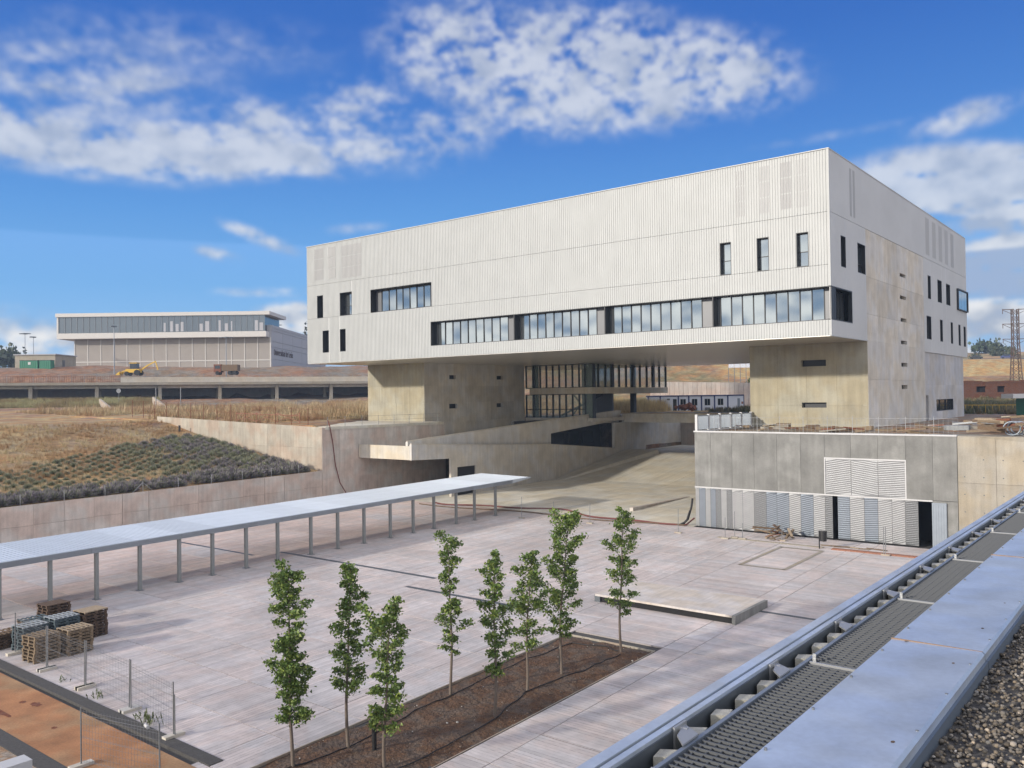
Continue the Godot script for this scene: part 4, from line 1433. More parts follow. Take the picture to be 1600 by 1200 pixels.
	k = MB.new()
	k.box(Vector3(-1.25, -1, -40), Vector3(-0.85, 9.88, 6))
	wpart(P, "facade_wall", k, mats.cladding_side)
	# roof behind the coping
	var rf := MB.new()
	rf.box(Vector3(-0.84, 9.4, -40), Vector3(14, 10.1, 6))
	struct("gravel_roof", "flat roof covered in gravel behind the parapet", rf, mats.kerb_dark)
	var st := MultiMesh.new()
	st.transform_format = MultiMesh.TRANSFORM_3D
	st.use_colors = true
	var pb := MB.new()
	pb.ball(Vector3.ZERO, Vector3(1.0, 0.62, 0.8), 4, 6)
	var pmesh := pb.mesh()
	pmesh.surface_set_material(0, mats.tinted)
	st.mesh = pmesh
	var cnt := 44000
	st.instance_count = cnt
	for e in cnt:
		var zz := lerpf(-1.0, -10.0, rng.randf())
		var xx := lerpf(-0.8, 1.5, rng.randf())
		var r := rng.randf_range(0.005, 0.0125) * (1.3 if rng.randf() < 0.1 else 1.0)
		var b := Basis.from_euler(Vector3(rng.randf_range(-0.6, 0.6), rng.randf() * TAU, rng.randf_range(-0.6, 0.6))).scaled(Vector3(r, r, r))
		st.set_instance_transform(e, Transform3D(b, Vector3(xx, 10.106 + rng.randf() * 0.014, zz)))
		var g := rng.randf_range(0.05, 0.19)
		if rng.randf() < 0.08:
			g = rng.randf_range(0.24, 0.4)
		var warm := rng.randf()
		st.set_instance_color(e, Color(g * lerpf(1.0, 1.2, warm), g * lerpf(0.95, 0.96, warm), g * lerpf(0.88, 0.68, warm)))
	var sm := MultiMeshInstance3D.new()
	sm.name = "gravel"
	sm.multimesh = st
	add_child(sm)
	tag(sm, "loose grey and tan gravel on the flat roof", "gravel", "", "stuff")
	# small white screen wall of the wing on the other side
	k = MB.new()
	k.box(Vector3(-14.35, 0, -5.6), Vector3(-14.1, 5.86, 6.0))
	var ww := thing("white_wall", "end of a white painted wall in the bottom corner", "wall", Vector3(-14.2, 0, 0))
	wpart(ww, "wall_face", k, mats.white_paint)
	k = MB.new()
	k.box(Vector3(-14.38, 5.86, -5.63), Vector3(-14.07, 6.0, 6.0))
	wpart(ww, "wall_cap", k, mats.white_paint)

# ---------------------------------------------------------------- canopy over the posts
func build_canopy() -> void:
	var C := thing("walkway_canopy", "long low metal walkway canopy on a single row of steel posts", "canopy", Vector3(-50, 0, -40))
	var pz := [-18.3, -20.9, -23.47, -26.07, -28.63, -30.95, -33.47, -35.99, -38.85, -41.32, -43.9, -46.64, -49.18, -51.62, -54.38, -56.79, -59.7]
	pz.push_front(-15.7)
	for z in pz:
		var k := MB.new()
		k.box(Vector3(-49.92, G(z), z - 0.1), Vector3(-49.74, G(z) + 2.75, z + 0.1))
		wpart(C, "post", k, mats.post_grey)
		k = MB.new()
		k.box(Vector3(-50.05, G(z), z - 0.18), Vector3(-49.6, G(z) + 0.025, z + 0.18))
		wpart(C, "base_plate", k, mats.galv)
	var ez := splits(-64.8, -12.0, 2.75)
	for i in ez.size() - 1:
		var a: float = ez[i] + 0.006
		var b: float = ez[i + 1] - 0.006
		var k := MB.new()
		var ya := G(a)
		var yb := G(b)
		var p := [Vector3(-49.65, ya + 2.72, a), Vector3(-49.6, ya + 3.04, a), Vector3(-55.8, ya + 3.12, a), Vector3(-55.8, ya + 2.98, a)]
		var q := [Vector3(-49.65, yb + 2.72, b), Vector3(-49.6, yb + 3.04, b), Vector3(-55.8, yb + 3.12, b), Vector3(-55.8, yb + 2.98, b)]
		if i == 0:
			p[0].y += 0.22
			p[3].y += 0.04
		k.quad(p[0], p[1], q[1], q[0])
		k.quad(q[0], q[1], p[1], p[0])
		wpart(C, "fascia_panel", k, mats["canopy_%d" % (rng.randi() % 3)])
		k = MB.new()
		k.quad(q[1], q[2], p[2], p[1])
		k.quad(p[0], p[3], q[3], q[0])
		k.quad(p[2], q[2], q[3], p[3])
		k.quad(p[1], p[0], p[3], p[2])
		k.quad(q[0], q[1], q[2], q[3])
		# standing ribs across the roof
		var m := 11
		for e in m:
			var t := (e + 0.5) / m
			var u0: Vector3 = p[1].lerp(q[1], t)
			var u1: Vector3 = p[2].lerp(q[2], t)
			k.bar(u0 + Vector3(-0.08, 0.004, 0), u1 + Vector3(-0.05, 0.004, 0), 0.02)
		wpart(C, "roof_panel", k, mats["canopy_%d" % (rng.randi() % 3)])
	var g := MB.new()
	g.bar(Vector3(-49.66, G(-12) + 3.055, -12.0), Vector3(-49.66, G(-64.8) + 3.055, -64.8), 0.03)
	wpart(C, "edge_trim", g, mats.canopy_2)

# ---------------------------------------------------------------- planting bed with young trees
func leaf_fan(k: MB, p: Vector3, dir: Vector3, s: float, c: Color) -> void:
	k.col = c
	var side := dir.cross(Vector3.UP)
	if side.length() < 0.05:
		side = Vector3.RIGHT
	side = side.normalized().rotated(dir, rng.randf_range(-1.2, 1.2))
	var b := p + dir * s * 0.25
	var l := p + dir * s * 0.85 - side * s * 0.6
	var r := p + dir * s * 0.85 + side * s * 0.6
	var t := p + dir * s * 1.05 + side.cross(dir) * s * 0.18
	k.tri(b, r, t)
	k.tri(b, t, l)

func young_tree(label: String, at: Vector3, top: Vector3, crown_from: float, tiers: Array, seed_: int) -> void:
	var r := RandomNumberGenerator.new()
	r.seed = seed_
	rng.seed = seed_
	var o := thing("ginkgo_tree", label, "tree", at, "young trees in the planting bed")
	var h := top.y - at.y
	var lean := Vector3(top.x - at.x, 0, top.z - at.z)
	var spine := func(t: float) -> Vector3:
		return Vector3(lean.x * t * t + 0.05 * sin(t * 9.0 + seed_), h * t, lean.z * t * t + 0.05 * cos(t * 7.0 + seed_))
	var k := MB.new()
	var prev: Vector3 = spine.call(0.0)
	for i in 14:
		var t := (i + 1) / 14.0
		var nx: Vector3 = spine.call(t * 0.97)
		k.bar(prev, nx, lerpf(0.062, 0.012, i / 14.0), 8, lerpf(0.062, 0.012, (i + 1) / 14.0))
		prev = nx
	part(o, "trunk", k, mats.bark)
	var br := MB.new()
	var lv := MB.new()
	for tr in tiers:
		# tier: height fraction, direction (degrees in plan), reach, rise, leaves
		var b0: Vector3 = spine.call(tr[0])
		var an := deg_to_rad(tr[1])
		var dir := Vector3(cos(an), tr[3], sin(an)).normalized()
		var reach: float = tr[2]
		var tip := b0 + dir * reach + Vector3(0, 0.12 * reach, 0)
		if reach > 0.2:
			br.bar(b0, b0.lerp(tip, 0.55), 0.014, 5, 0.009)
			br.bar(b0.lerp(tip, 0.55), tip, 0.009, 5, 0.004)
		var m: int = tr[4]
		for i in m:
			var t := sqrt(r.randf())
			var c := b0.lerp(tip, lerpf(0.12, 1.05, t))
			var spread := 0.06 + 0.075 * minf(reach, 0.8) * (1.0 - absf(t - 0.55))
			c += Vector3(r.randfn(0, spread), r.randfn(0, spread * 0.5), r.randfn(0, spread))
			var ld := (Vector3(r.randf_range(-1, 1), r.randf_range(-0.6, 0.9), r.randf_range(-1, 1)) + dir * 0.5).normalized()
			var g := r.randf_range(0.6, 1.3)
			var yl := r.randf()
			leaf_fan(lv, c, ld, r.randf_range(0.075, 0.125), Color(lerpf(0.095, 0.21, yl * yl) * g, lerpf(0.16, 0.255, yl * yl) * g, lerpf(0.038, 0.05, yl) * g))
	part(o, "branch", br, mats.bark)
	part(o, "crown", lv, mats.leaf)

func tiers_for(seed_: int, from_: float, to_: float, n: int, shape: Array, leaves: int) -> Array:
	# shape: pairs of [height fraction of the crown, reach]
	var r := RandomNumberGenerator.new()
	r.seed = seed_
	var out := []
	var ks := []
	var vs := []
	for s in shape:
		ks.append(s[0])
		vs.append(s[1])
	for i in n:
		var t := (i + r.randf_range(0.0, 0.8)) / n
		var reach := steps(t, ks, vs) * r.randf_range(0.5, 1.05)
		var rise := r.randf_range(0.1, 0.7) + t * 0.5
		if r.randf() < 0.2:
			reach *= 1.75
			rise += 0.3
		out.append([lerpf(from_, to_, t), 137.5 * i + r.randf_range(-35, 35), reach, rise, int(leaves * 1.08 * (0.3 + reach))])
	return out

func build_planter() -> void:
	var x0 := -23.34
	var x1 := -18.62
	var z0 := -33.2
	var z1 := -6.0
	var nz := fbm(501, 0.9, 4)
	var k := MB.new()
	var nx := 24
	var nn := 120
	for j in nn:
		for i in nx:
			var p := []
			for e in [[0, 0], [0, 1], [1, 1], [1, 0]]:
				var x := lerpf(x0, x1, (i + e[0]) / float(nx))
				var z := lerpf(z0, z1, (j + e[1]) / float(nn))
				var edge := minf(minf(x - x0, x1 - x), z - z0)
				p.append(Vector3(x, G(z) - 0.07 + 0.09 * clampf(edge, 0, 1) + 0.07 * nz.get_noise_2d(x, z), z))
			k.quad(p[0], p[1], p[2], p[3])
	struct("planting_soil", "bare brown soil of the long planting bed", k, mats.soil)
	k = MB.new()
	k.box(Vector3(x0 - 0.03, G(z0) - 0.3, z0), Vector3(x0 + 0.03, G(z0) + 0.0, z0 + 0.06))
	var edge := MB.new()
	for s in [[x0, 0.05], [x1, -0.05]]:
		var a := Vector3(s[0], 0, z0)
		edge.quad(Vector3(s[0], G(z0) + 0.016, z0), Vector3(s[0] + s[1], G(z0) + 0.016, z0), Vector3(s[0] + s[1], G(z1) + 0.016, z1), Vector3(s[0], G(z1) + 0.016, z1))
		edge.quad(Vector3(s[0] + s[1], G(z0) + 0.016, z0), Vector3(s[0] + s[1], G(z0) - 0.25, z0), Vector3(s[0] + s[1], G(z1) - 0.25, z1), Vector3(s[0] + s[1], G(z1) + 0.016, z1))
	edge.box(Vector3(x0 + 0.05, G(z0) - 0.25, z0), Vector3(x1 - 0.05, G(z0) + 0.016, z0 + 0.05))
	struct("bed_edging", "thin pale edging round the planting bed", edge, mats.bright_0)
	# trees, nearest first
	young_tree("young ginkgo nearest the mesh fence, a bare gap high in its narrow crown", Vector3(-22.28, -0.06, -16.53), Vector3(-22.36, 6.14, -16.53), 0.3, _t1(), 901)
	young_tree("slim young ginkgo with long low side branches, second along the bed's plaza edge", Vector3(-21.93, -0.02, -18.51), Vector3(-21.68, 6.1, -18.51), 0.3, tiers_for(902, 0.26, 0.98, 34, [[0.0, 0.62], [0.25, 0.85], [0.4, 0.4], [0.7, 0.6], [0.85, 0.55], [1.0, 0.12]], 120), 902)
	young_tree("broad bushy young ginkgo beside the near black bollard light", Vector3(-19.86, -0.03, -18.26), Vector3(-19.48, 5.2, -18.26), 0.3, tiers_for(903, 0.2, 0.98, 35, [[0.0, 0.5], [0.2, 0.72], [0.33, 0.35], [0.5, 0.8], [0.7, 0.85], [0.85, 0.4], [1.0, 0.12]], 130), 903)
	young_tree("dark narrow young ginkgo with a forked top, on the bed's plaza edge", Vector3(-22.46, 0.07, -24.14), Vector3(-22.56, 6.04, -24.14), 0.4, tiers_for(904, 0.26, 0.97, 29, [[0.0, 0.35], [0.2, 0.6], [0.38, 0.28], [0.6, 0.4], [0.75, 0.3], [0.9, 0.5], [1.0, 0.45]], 130), 904)
	young_tree("young ginkgo with bright low foliage near the middle of the bed's path edge", Vector3(-19.66, 0.06, -23.41), Vector3(-19.63, 6.0, -23.41), 0.3, tiers_for(905, 0.22, 0.98, 35, [[0.0, 0.45], [0.15, 0.6], [0.3, 0.7], [0.45, 0.75], [0.7, 0.4], [1.0, 0.12]], 120), 905)
	young_tree("shortest and most conical of the young ginkgos, standing just before the far bollard light", Vector3(-20.3, 0.1, -26.07), Vector3(-19.93, 5.52, -26.07), 0.3, tiers_for(906, 0.25, 0.99, 32, [[0.0, 0.75], [0.3, 0.8], [0.6, 0.6], [0.85, 0.35], [1.0, 0.08]], 110), 906)
	young_tree("tallest, fullest young ginkgo, one branch flung out at its top, by the far bollard", Vector3(-20.27, 0.14, -28.29), Vector3(-19.71, 6.61, -28.29), 0.3, tiers_for(907, 0.22, 0.98, 41, [[0.0, 0.55], [0.25, 0.85], [0.5, 0.7], [0.7, 0.65], [0.88, 0.95], [1.0, 0.3]], 130), 907)
	young_tree("young ginkgo alone at the far corner of the bed", Vector3(-19.77, 0.2, -32.14), Vector3(-19.49, 6.53, -32.14), 0.35, tiers_for(908, 0.25, 0.98, 31, [[0.0, 0.75], [0.25, 0.85], [0.45, 0.6], [0.6, 0.95], [0.72, 0.45], [1.0, 0.3]], 120), 908)
	rng.seed = 99
	# bollard lights
	for b in [[-21.09, -18.93, "black bollard light in the soil near the bushy ginkgo"], [-20.95, -29.26, "black bollard light in the soil under the tallest ginkgo"]]:
		var o := thing("bollard_light", b[2], "bollard", Vector3(b[0], G(b[1]), b[1]), "bollard lights in the bed")
		k = MB.new()
		k.bar(Vector3.ZERO, Vector3(0, 0.72, 0), 0.075, 12)
		part(o, "post", k, mats.black_paint)
		k = MB.new()
		k.bar(Vector3(0, 0.72, 0), Vector3(0, 0.8, 0), 0.06, 12)
		part(o, "lens", k, mats.galv_bright)
		k = MB.new()
		k.bar(Vector3(0, 0.8, 0), Vector3(0, 0.84, 0), 0.078, 12)
		part(o, "cap", k, mats.black_paint)
	# drip hoses
	var lines := [[[-22.3, -14.0], [-22.2, -16.6], [-21.9, -18.6], [-22.3, -21.5], [-22.4, -24.2], [-22.6, -29.0], [-22.2, -32.0], [-20.6, -32.4], [-19.8, -32.1]], [[-19.5, -14.0], [-19.4, -18.2], [-19.3, -20.5], [-19.55, -23.4], [-20.1, -25.4], [-20.2, -26.2], [-19.9, -28.4], [-19.7, -30.5], [-19.6, -32.2]]]
	var dl := ["black drip hose along the plaza side of the bed", "black drip hose along the path side of the bed"]
	for i in 2:
		var pts := []
		var ln: Array = lines[i]
		for e in ln.size() - 1:
			for s in 5:
				var t := s / 5.0
				var x := lerpf(ln[e][0], ln[e + 1][0], t) + 0.05 * sin(e * 5.0 + s * 1.3)
				var z := lerpf(ln[e][1], ln[e + 1][1], t)
				pts.append(Vector3(x, G(z) + 0.045 + 0.07 * nz.get_noise_2d(x, z), z))
		k = MB.new()
		k.tube(pts, 0.022, 6)
		single("drip_hose", dl[i], "hose", k, mats.hose_black, pts[0], "drip hoses in the bed")
	# pebbles and clods on the soil
	var mm := MultiMesh.new()
	mm.transform_format = MultiMesh.TRANSFORM_3D
	mm.use_colors = true
	var pb := MB.new()
	pb.ball(Vector3.ZERO, Vector3(1.0, 0.6, 0.8), 4, 6)
	mm.mesh = pb.mesh()
	mm.mesh.surface_set_material(0, mats.tinted)
	mm.instance_count = 1500
	for e in 1500:
		var x := lerpf(x0 + 0.1, x1 - 0.1, rng.randf())
		var z := lerpf(z0 + 0.1, -12.0, rng.randf())
		var s := rng.randf_range(0.01, 0.035) if rng.randf() < 0.97 else rng.randf_range(0.035, 0.06)
		mm.set_instance_transform(e, Transform3D(Basis.from_euler(Vector3(rng.randf(), rng.randf() * TAU, 0)).scaled(Vector3(s, s, s)), Vector3(x, G(z) + 0.02 + 0.07 * nz.get_noise_2d(x, z), z)))
		var g := rng.randf_range(0.07, 0.16) if rng.randf() < 0.96 else 0.42
		mm.set_instance_color(e, Color(g, g * 0.72, g * 0.54) if g < 0.4 else Color(g, g * 0.95, g * 0.85))
	var sm := MultiMeshInstance3D.new()
	sm.name = "soil_clods"
	sm.multimesh = mm
	add_child(sm)
	tag(sm, "clods and pebbles strewn over the bare soil of the planting bed", "soil", "", "stuff")

func _t1() -> Array:
	var t := tiers_for(901, 0.2, 0.64, 34, [[0.0, 0.65], [0.12, 0.35], [0.3, 0.6], [0.6, 0.5], [0.85, 0.4], [1.0, 0.45]], 130)
	t.append_array(tiers_for(951, 0.7, 0.98, 18, [[0.0, 0.3], [0.2, 0.75], [0.45, 0.35], [0.75, 0.6], [1.0, 0.2]], 130))
	t.append([0.86, 200.0, 1.0, 0.15, 190])
	t.append([0.76, 20.0, 0.95, 0.2, 170])
	return t

# ---------------------------------------------------------------- pallets
func build_pallets() -> void:
	var kinds := {}
	for v in [["wood_0", "wood_1"], ["wood_1", "wood_2"], ["wood_pale", "wood_0"], ["board_pale", "wood_blue"], ["wood_2", "wood_2"]]:
		kinds[v[0]] = v
	var make := func(label: String, a: String, b: String, at: Vector3, turn: float, closed: bool) -> void:
		var o := thing("wooden_pallet", label, "pallet", at, "stacked pallets by the canopy", turn)
		var n := 9 if closed else 6
		for i in n:
			var k := MB.new()
			var z := lerpf(-0.55, 0.55, i / float(n - 1))
			k.box(Vector3(-0.5, 0.122, z - (0.058 if closed else 0.05)), Vector3(0.5, 0.144, z + (0.058 if closed else 0.05)))
			part(o, "deck_board", k, mats[a])
		for x in [-0.45, 0.0, 0.45]:
			var k := MB.new()
			k.box(Vector3(x - 0.05, 0.0, -0.6), Vector3(x + 0.05, 0.022, 0.6))
			part(o, "base_board", k, mats[b])
			k = MB.new()
			k.box(Vector3(x - 0.055, 0.098, -0.6), Vector3(x + 0.055, 0.121, 0.6))
			part(o, "stringer_board", k, mats[a])
			for z in [-0.53, 0.0, 0.53]:
				k = MB.new()
				k.box(Vector3(x - 0.045, 0.022, z - 0.065), Vector3(x + 0.045, 0.098, z + 0.065))
				part(o, "block", k, mats[b])
	var ord := ["topmost", "second from the top", "third from the top", "fourth from the top", "fifth from the top", "sixth from the top", "seventh from the top", "eighth from the top", "ninth from the top"]
	# x, z, turn, count, deck wood, block wood, closed deck, description
	for s in [[-40.7, -16.7, 0.12, 8, "wood_0", "wood_0", false, "reddish pallet", "stack nearest the ochre path"], [-40.55, -18.1, 0.04, 8, "wood_pale", "wood_0", false, "pale-slatted pallet", "stack behind the leaning fence post"], [-42.6, -19.75, 0.1, 9, "wood_pale", "wood_2", true, "closed-deck pallet", "stack at the plaza side of the heap"],
			[-45.6, -19.3, 0.1, 9, "wood_2", "wood_2", true, "dark pallet", "stack by the second canopy post"], [-42.9, -17.1, 0.1, 8, "board_pale", "wood_blue", false, "blue-grey pallet", "stack in the middle of the heap"], [-42.6, -18.42, 0.06, 9, "board_pale", "wood_blue", false, "grey-slatted pallet", "stack next to the closed-deck pallet"], [-44.4, -17.9, 0.05, 7, "wood_blue", "wood_1", false, "dark bluish pallet", "stack at the picture's edge"], [-44.3, -16.4, 0.1, 5, "wood_1", "wood_2", false, "rough brown pallet", "low stack by the path edging"]]:
		var jig := 0.0
		for i in s[3]:
			jig = rng.randf_range(-0.05, 0.05)
			make.call("%s %s in the %s" % [s[7], ord[s[3] - 1 - i], s[8]], s[4] if i == s[3] - 1 else s[5], s[5], Vector3(s[0] + rng.randf_range(-0.03, 0.03), G(s[1]) + 0.005 + i * 0.1455, s[1] + rng.randf_range(-0.03, 0.03)), s[2] + jig, s[6] and i == s[3] - 1)

# ---------------------------------------------------------------- sports hall on the left
func lpart(parent: Node3D, called: String, a: Vector3, b: Vector3, m: Material) -> MeshInstance3D:
	var k := MB.new()
	k.box(a, b)
	return part(parent, called, k, m)

func lettering(text: String, h: float, m: Material) -> ArrayMesh:
	var tm := TextMesh.new()
	tm.text = text
	tm.font_size = 64
	tm.pixel_size = h / 64.0
	tm.depth = 0.12
	var f := SystemFont.new()
	f.font_names = PackedStringArray(["Droid Sans"])
	tm.font = f
	var am := ArrayMesh.new()
	am.add_surface_from_arrays(Mesh.PRIMITIVE_TRIANGLES, tm.surface_get_arrays(0))
	am.surface_set_material(0, m)
	return am

func build_hall() -> void:
	var yaw := deg_to_rad(38.63)
	var H := thing("sports_hall", "long pale university hall with a glazed upper storey, standing beyond the elevated road", "building", Vector3(-221.1, 21.6, -155.9), "", yaw)
	# local frame: x right along the front, z towards the plaza
	lpart(H, "wall_core", Vector3(-60, -1, -80), Vector3(0.8, 12.4, -3.2), mats.hall_side)
	var n := 15
	for i in n:
		var a := -60.0 + i * 4.05
		for r in [[2.3, 9.3], [-1.0, 2.2]]:
			lpart(H, "wall_panel", Vector3(a + 0.12, r[0], -3.2), Vector3(a + 3.93, r[1], -3.05), mats.hall_panel)
		lpart(H, "pilaster", Vector3(a - 0.12, -1.0, -3.18), Vector3(a + 0.12, 9.4, -2.95), mats.hall_white)
	lpart(H, "pilaster", Vector3(0.5, -1.0, -3.25), Vector3(0.85, 9.4, -2.9), mats.hall_white)
	lpart(H, "string_course", Vector3(-60, 2.2, -3.18), Vector3(0.8, 2.5, -2.92), mats.hall_white)
	lpart(H, "upper_band", Vector3(-64, 9.4, -17), Vector3(0.2, 11.1, 0.0), mats.hall_white)
	lpart(H, "roof_slab", Vector3(-64.2, 16.1, -19.0), Vector3(1.4, 17.2, 0.4), mats.hall_white)
	lpart(H, "upper_core", Vector3(-63.0, 11.1, -17), Vector3(-0.5, 16.1, -0.6), mats.window_metal)
	lpart(H, "end_trim", Vector3(-64, 11.1, -1.0), Vector3(-63.5, 16.1, -0.05), mats.hall_white)
	for i in 34:
		var a := -63.4 + i * 1.86
		var gm: Material = mats.hall_glass
		lpart(H, "pane", Vector3(a + 0.05, 11.15, -0.35), Vector3(a + 1.81, 16.05, -0.28), gm)
		if i > 15 and rng.randf() < 0.7:
			lpart(H, "blind", Vector3(a + rng.randf_range(0.1, 0.8), 11.3, -0.26), Vector3(a + rng.randf_range(0.9, 1.7), rng.randf_range(13.5, 14.6), -0.22), mats.hall_side)
		lpart(H, "mullion", Vector3(a - 0.05, 11.1, -0.4), Vector3(a + 0.05, 16.1, -0.15), mats.galv)
	for i in 9:
		lpart(H, "pane", Vector3(-0.48, 11.15, -2.3 - i * 1.85), Vector3(-0.42, 16.05, -0.6 - i * 1.85), mats.hall_glass)
	for r in [[8.0, 6.4], [6.2, 2.6], [2.5, -1.0], [12.4, 11.5], [11.2, 8.2]]:
		for i in 6:
			lpart(H, "side_panel", Vector3(0.8, r[1] + 0.05, -15.9 - i * 12.7), Vector3(0.95, r[0], -3.3 - i * 12.7), mats.hall_side)
	lpart(H, "parapet", Vector3(-60, 12.4, -80), Vector3(1.1, 13.2, -3.2), mats.hall_side)
	var s := MeshInstance3D.new()
	s.name = "lettering"
	s.mesh = lettering("Universidad de León", 2.5, mats.lettering)
	s.position = Vector3(1.02, 4.9, -17.0)
	s.rotation.y = PI / 2
	H.add_child(s)
	# small hut and green containers in front
	var hut := thing("concrete_hut", "low plain concrete hut left of the university hall", "hut", Vector3(-249, 21.0, -96), "", yaw)
	lpart(hut, "wall", Vector3(-1.0, -1, -12), Vector3(10.0, 3.6, -1), mats.tan_1)
	lpart(hut, "roof", Vector3(-1.3, 3.6, -12.3), Vector3(10.3, 3.85, -0.7), mats.hall_side)
	lpart(hut, "door", Vector3(10.0, 0, -6), Vector3(10.06, 2.3, -4.6), mats.grey_panel)
	var i := 0
	for c in [[-245.0, 20.3, -95.6, "green metal container with a white notice on its side, left of the pair"], [-240.9, 20.3, -98.9, "green metal container without a notice, nearer the hall"]]:
		var o := thing("green_container", c[3], "container", Vector3(c[0], c[1], c[2]), "green containers by the hut", yaw)
		lpart(o, "body", Vector3(-0.4, 0.15, -2.0), Vector3(4.4 if i == 0 else 2.6, 2.6, 0.0), mats.green_paint)
		for e in 8 - i * 3:
			lpart(o, "rib", Vector3(-0.3 + e * 0.58, 0.3, 0.0), Vector3(-0.22 + e * 0.58, 2.5, 0.05), mats.green_paint)
		lpart(o, "lid", Vector3(-0.45, 2.6, -2.05), Vector3(4.45 if i == 0 else 2.65, 2.72, 0.06), mats.black_paint)
		if i == 0:
			lpart(o, "notice", Vector3(1.9, 1.5, 0.05), Vector3(2.6, 2.2, 0.075), mats.white_paint)
		i += 1

# ---------------------------------------------------------------- elevated road on columns
func build_bridge() -> void:
	var t := Vector3(0.483, 0, -0.876)
	var nrm := Vector3(-0.876, 0, -0.483)
	var p0 := Vector3(-198.6, 0, -79.4)
	var Br := thing("elevated_road", "elevated concrete road deck on round-edged columns in front of the university hall", "bridge", Vector3(-180, 12, -113))
	var bas := Basis(t, Vector3.UP, t.cross(Vector3.UP)).orthonormalized()
	for i in range(-3, 8):
		var p := p0 + t * (13.1 * i)
		var y0 := land(p.x, p.z) - 0.4
		var k := MB.new()
		k.obox(Vector3(p.x, (y0 + 15.3) * 0.5, p.z), Vector3(0.75, 15.3 - y0, 0.75), bas)
		wpart(Br, "column", k, mats.tan_1)
		k = MB.new()
		var q := p + nrm * 9.0
		k.obox(Vector3(q.x, (y0 + 15.3) * 0.5, q.z), Vector3(0.75, 15.3 - y0, 0.75), bas)
		wpart(Br, "column", k, mats.tan_1)
	var c := p0 + t * 33.0 + nrm * 11.6
	var k := MB.new()
	k.obox(Vector3(c.x, 15.62, c.z), Vector3(170.0, 0.6, 25.8), bas)  # deck widened so that the space beneath falls dark
	wpart(Br, "deck", k, mats.tan_1)
	k = MB.new()
	k.obox(Vector3(c.x, 14.95, c.z), Vector3(170.0, 0.75, 22.0), bas)
	wpart(Br, "beam", k, mats.side_conc_0)
	k = MB.new()
	var ab := p0 + t * 33.0 + nrm * 24.0
	k.obox(Vector3(ab.x, 13.2, ab.z), Vector3(170.0, 4.2, 0.5), bas)
	wpart(Br, "added_back_wall", k, mats.wall_0)  # wall added behind the columns to darken the space under the deck
	# solid parapet on the right, railing on the left
	k = MB.new()
	var a := p0 + t * 18.0 - nrm * 1.2
	var e := p0 + t * 118.0 - nrm * 1.2
	k.obox(Vector3((a.x + e.x) * 0.5, 16.5, (a.z + e.z) * 0.5), Vector3(100.0, 1.2, 0.25), bas)
	wpart(Br, "parapet", k, mats.landing)
	k = MB.new()
	for i in 150:
		var p := p0 + t * (-50.0 + i * 0.45) - nrm * 1.2
		k.bar(Vector3(p.x, 15.9, p.z), Vector3(p.x, 17.3, p.z), 0.03)
	for y in [16.1, 17.3]:
		var p := p0 - t * 50.0 - nrm * 1.2
		var q := p0 + t * 18.0 - nrm * 1.2
		k.bar(Vector3(p.x, y, p.z), Vector3(q.x, y, q.z), 0.04)
	wpart(Br, "railing", k, mats.rust)
	k = MB.new()
	for i in 60:
		var p := p0 + t * (-50.0 + i * 2.8) + nrm * 24.0
		k.bar(Vector3(p.x, 15.9, p.z), Vector3(p.x, 18.6, p.z), 0.04)
	for y in [16.3, 17.4, 18.5]:
		var p := p0 - t * 50.0 + nrm * 24.0
		var q := p0 + t * 118.0 + nrm * 24.0
		k.bar(Vector3(p.x, y, p.z), Vector3(q.x, y, q.z), 0.03)
	wpart(Br, "fence", k, mats.galv)
	# pale wing walls where the side road dips under the deck
	for w in [[[-181.0, -86.4, 11.7], [-160.0, -79.0, 9.9], "left pale wing wall where a road dips under the elevated road"], [[-175.0, -95.0, 12.0], [-149.0, -84.6, 9.7], "right pale wing wall where a road dips under the elevated road"]]:
		k = MB.new()
		var u: Array = w[0]
		var v: Array = w[1]
		k.prism(PackedVector3Array([Vector3(u[0], u[2] - 3.0, u[1]), Vector3(v[0], v[2] - 2.5, v[1]), Vector3(v[0], v[2] + 0.1, v[1]), Vector3(u[0], u[2] + 0.5, u[1])]), Vector3(-0.15, 0, 0.35))
		single("wing_wall", w[2], "wall", k, mats.bright_2, Vector3(u[0], u[2], u[1]), "wing walls of the sunken road")

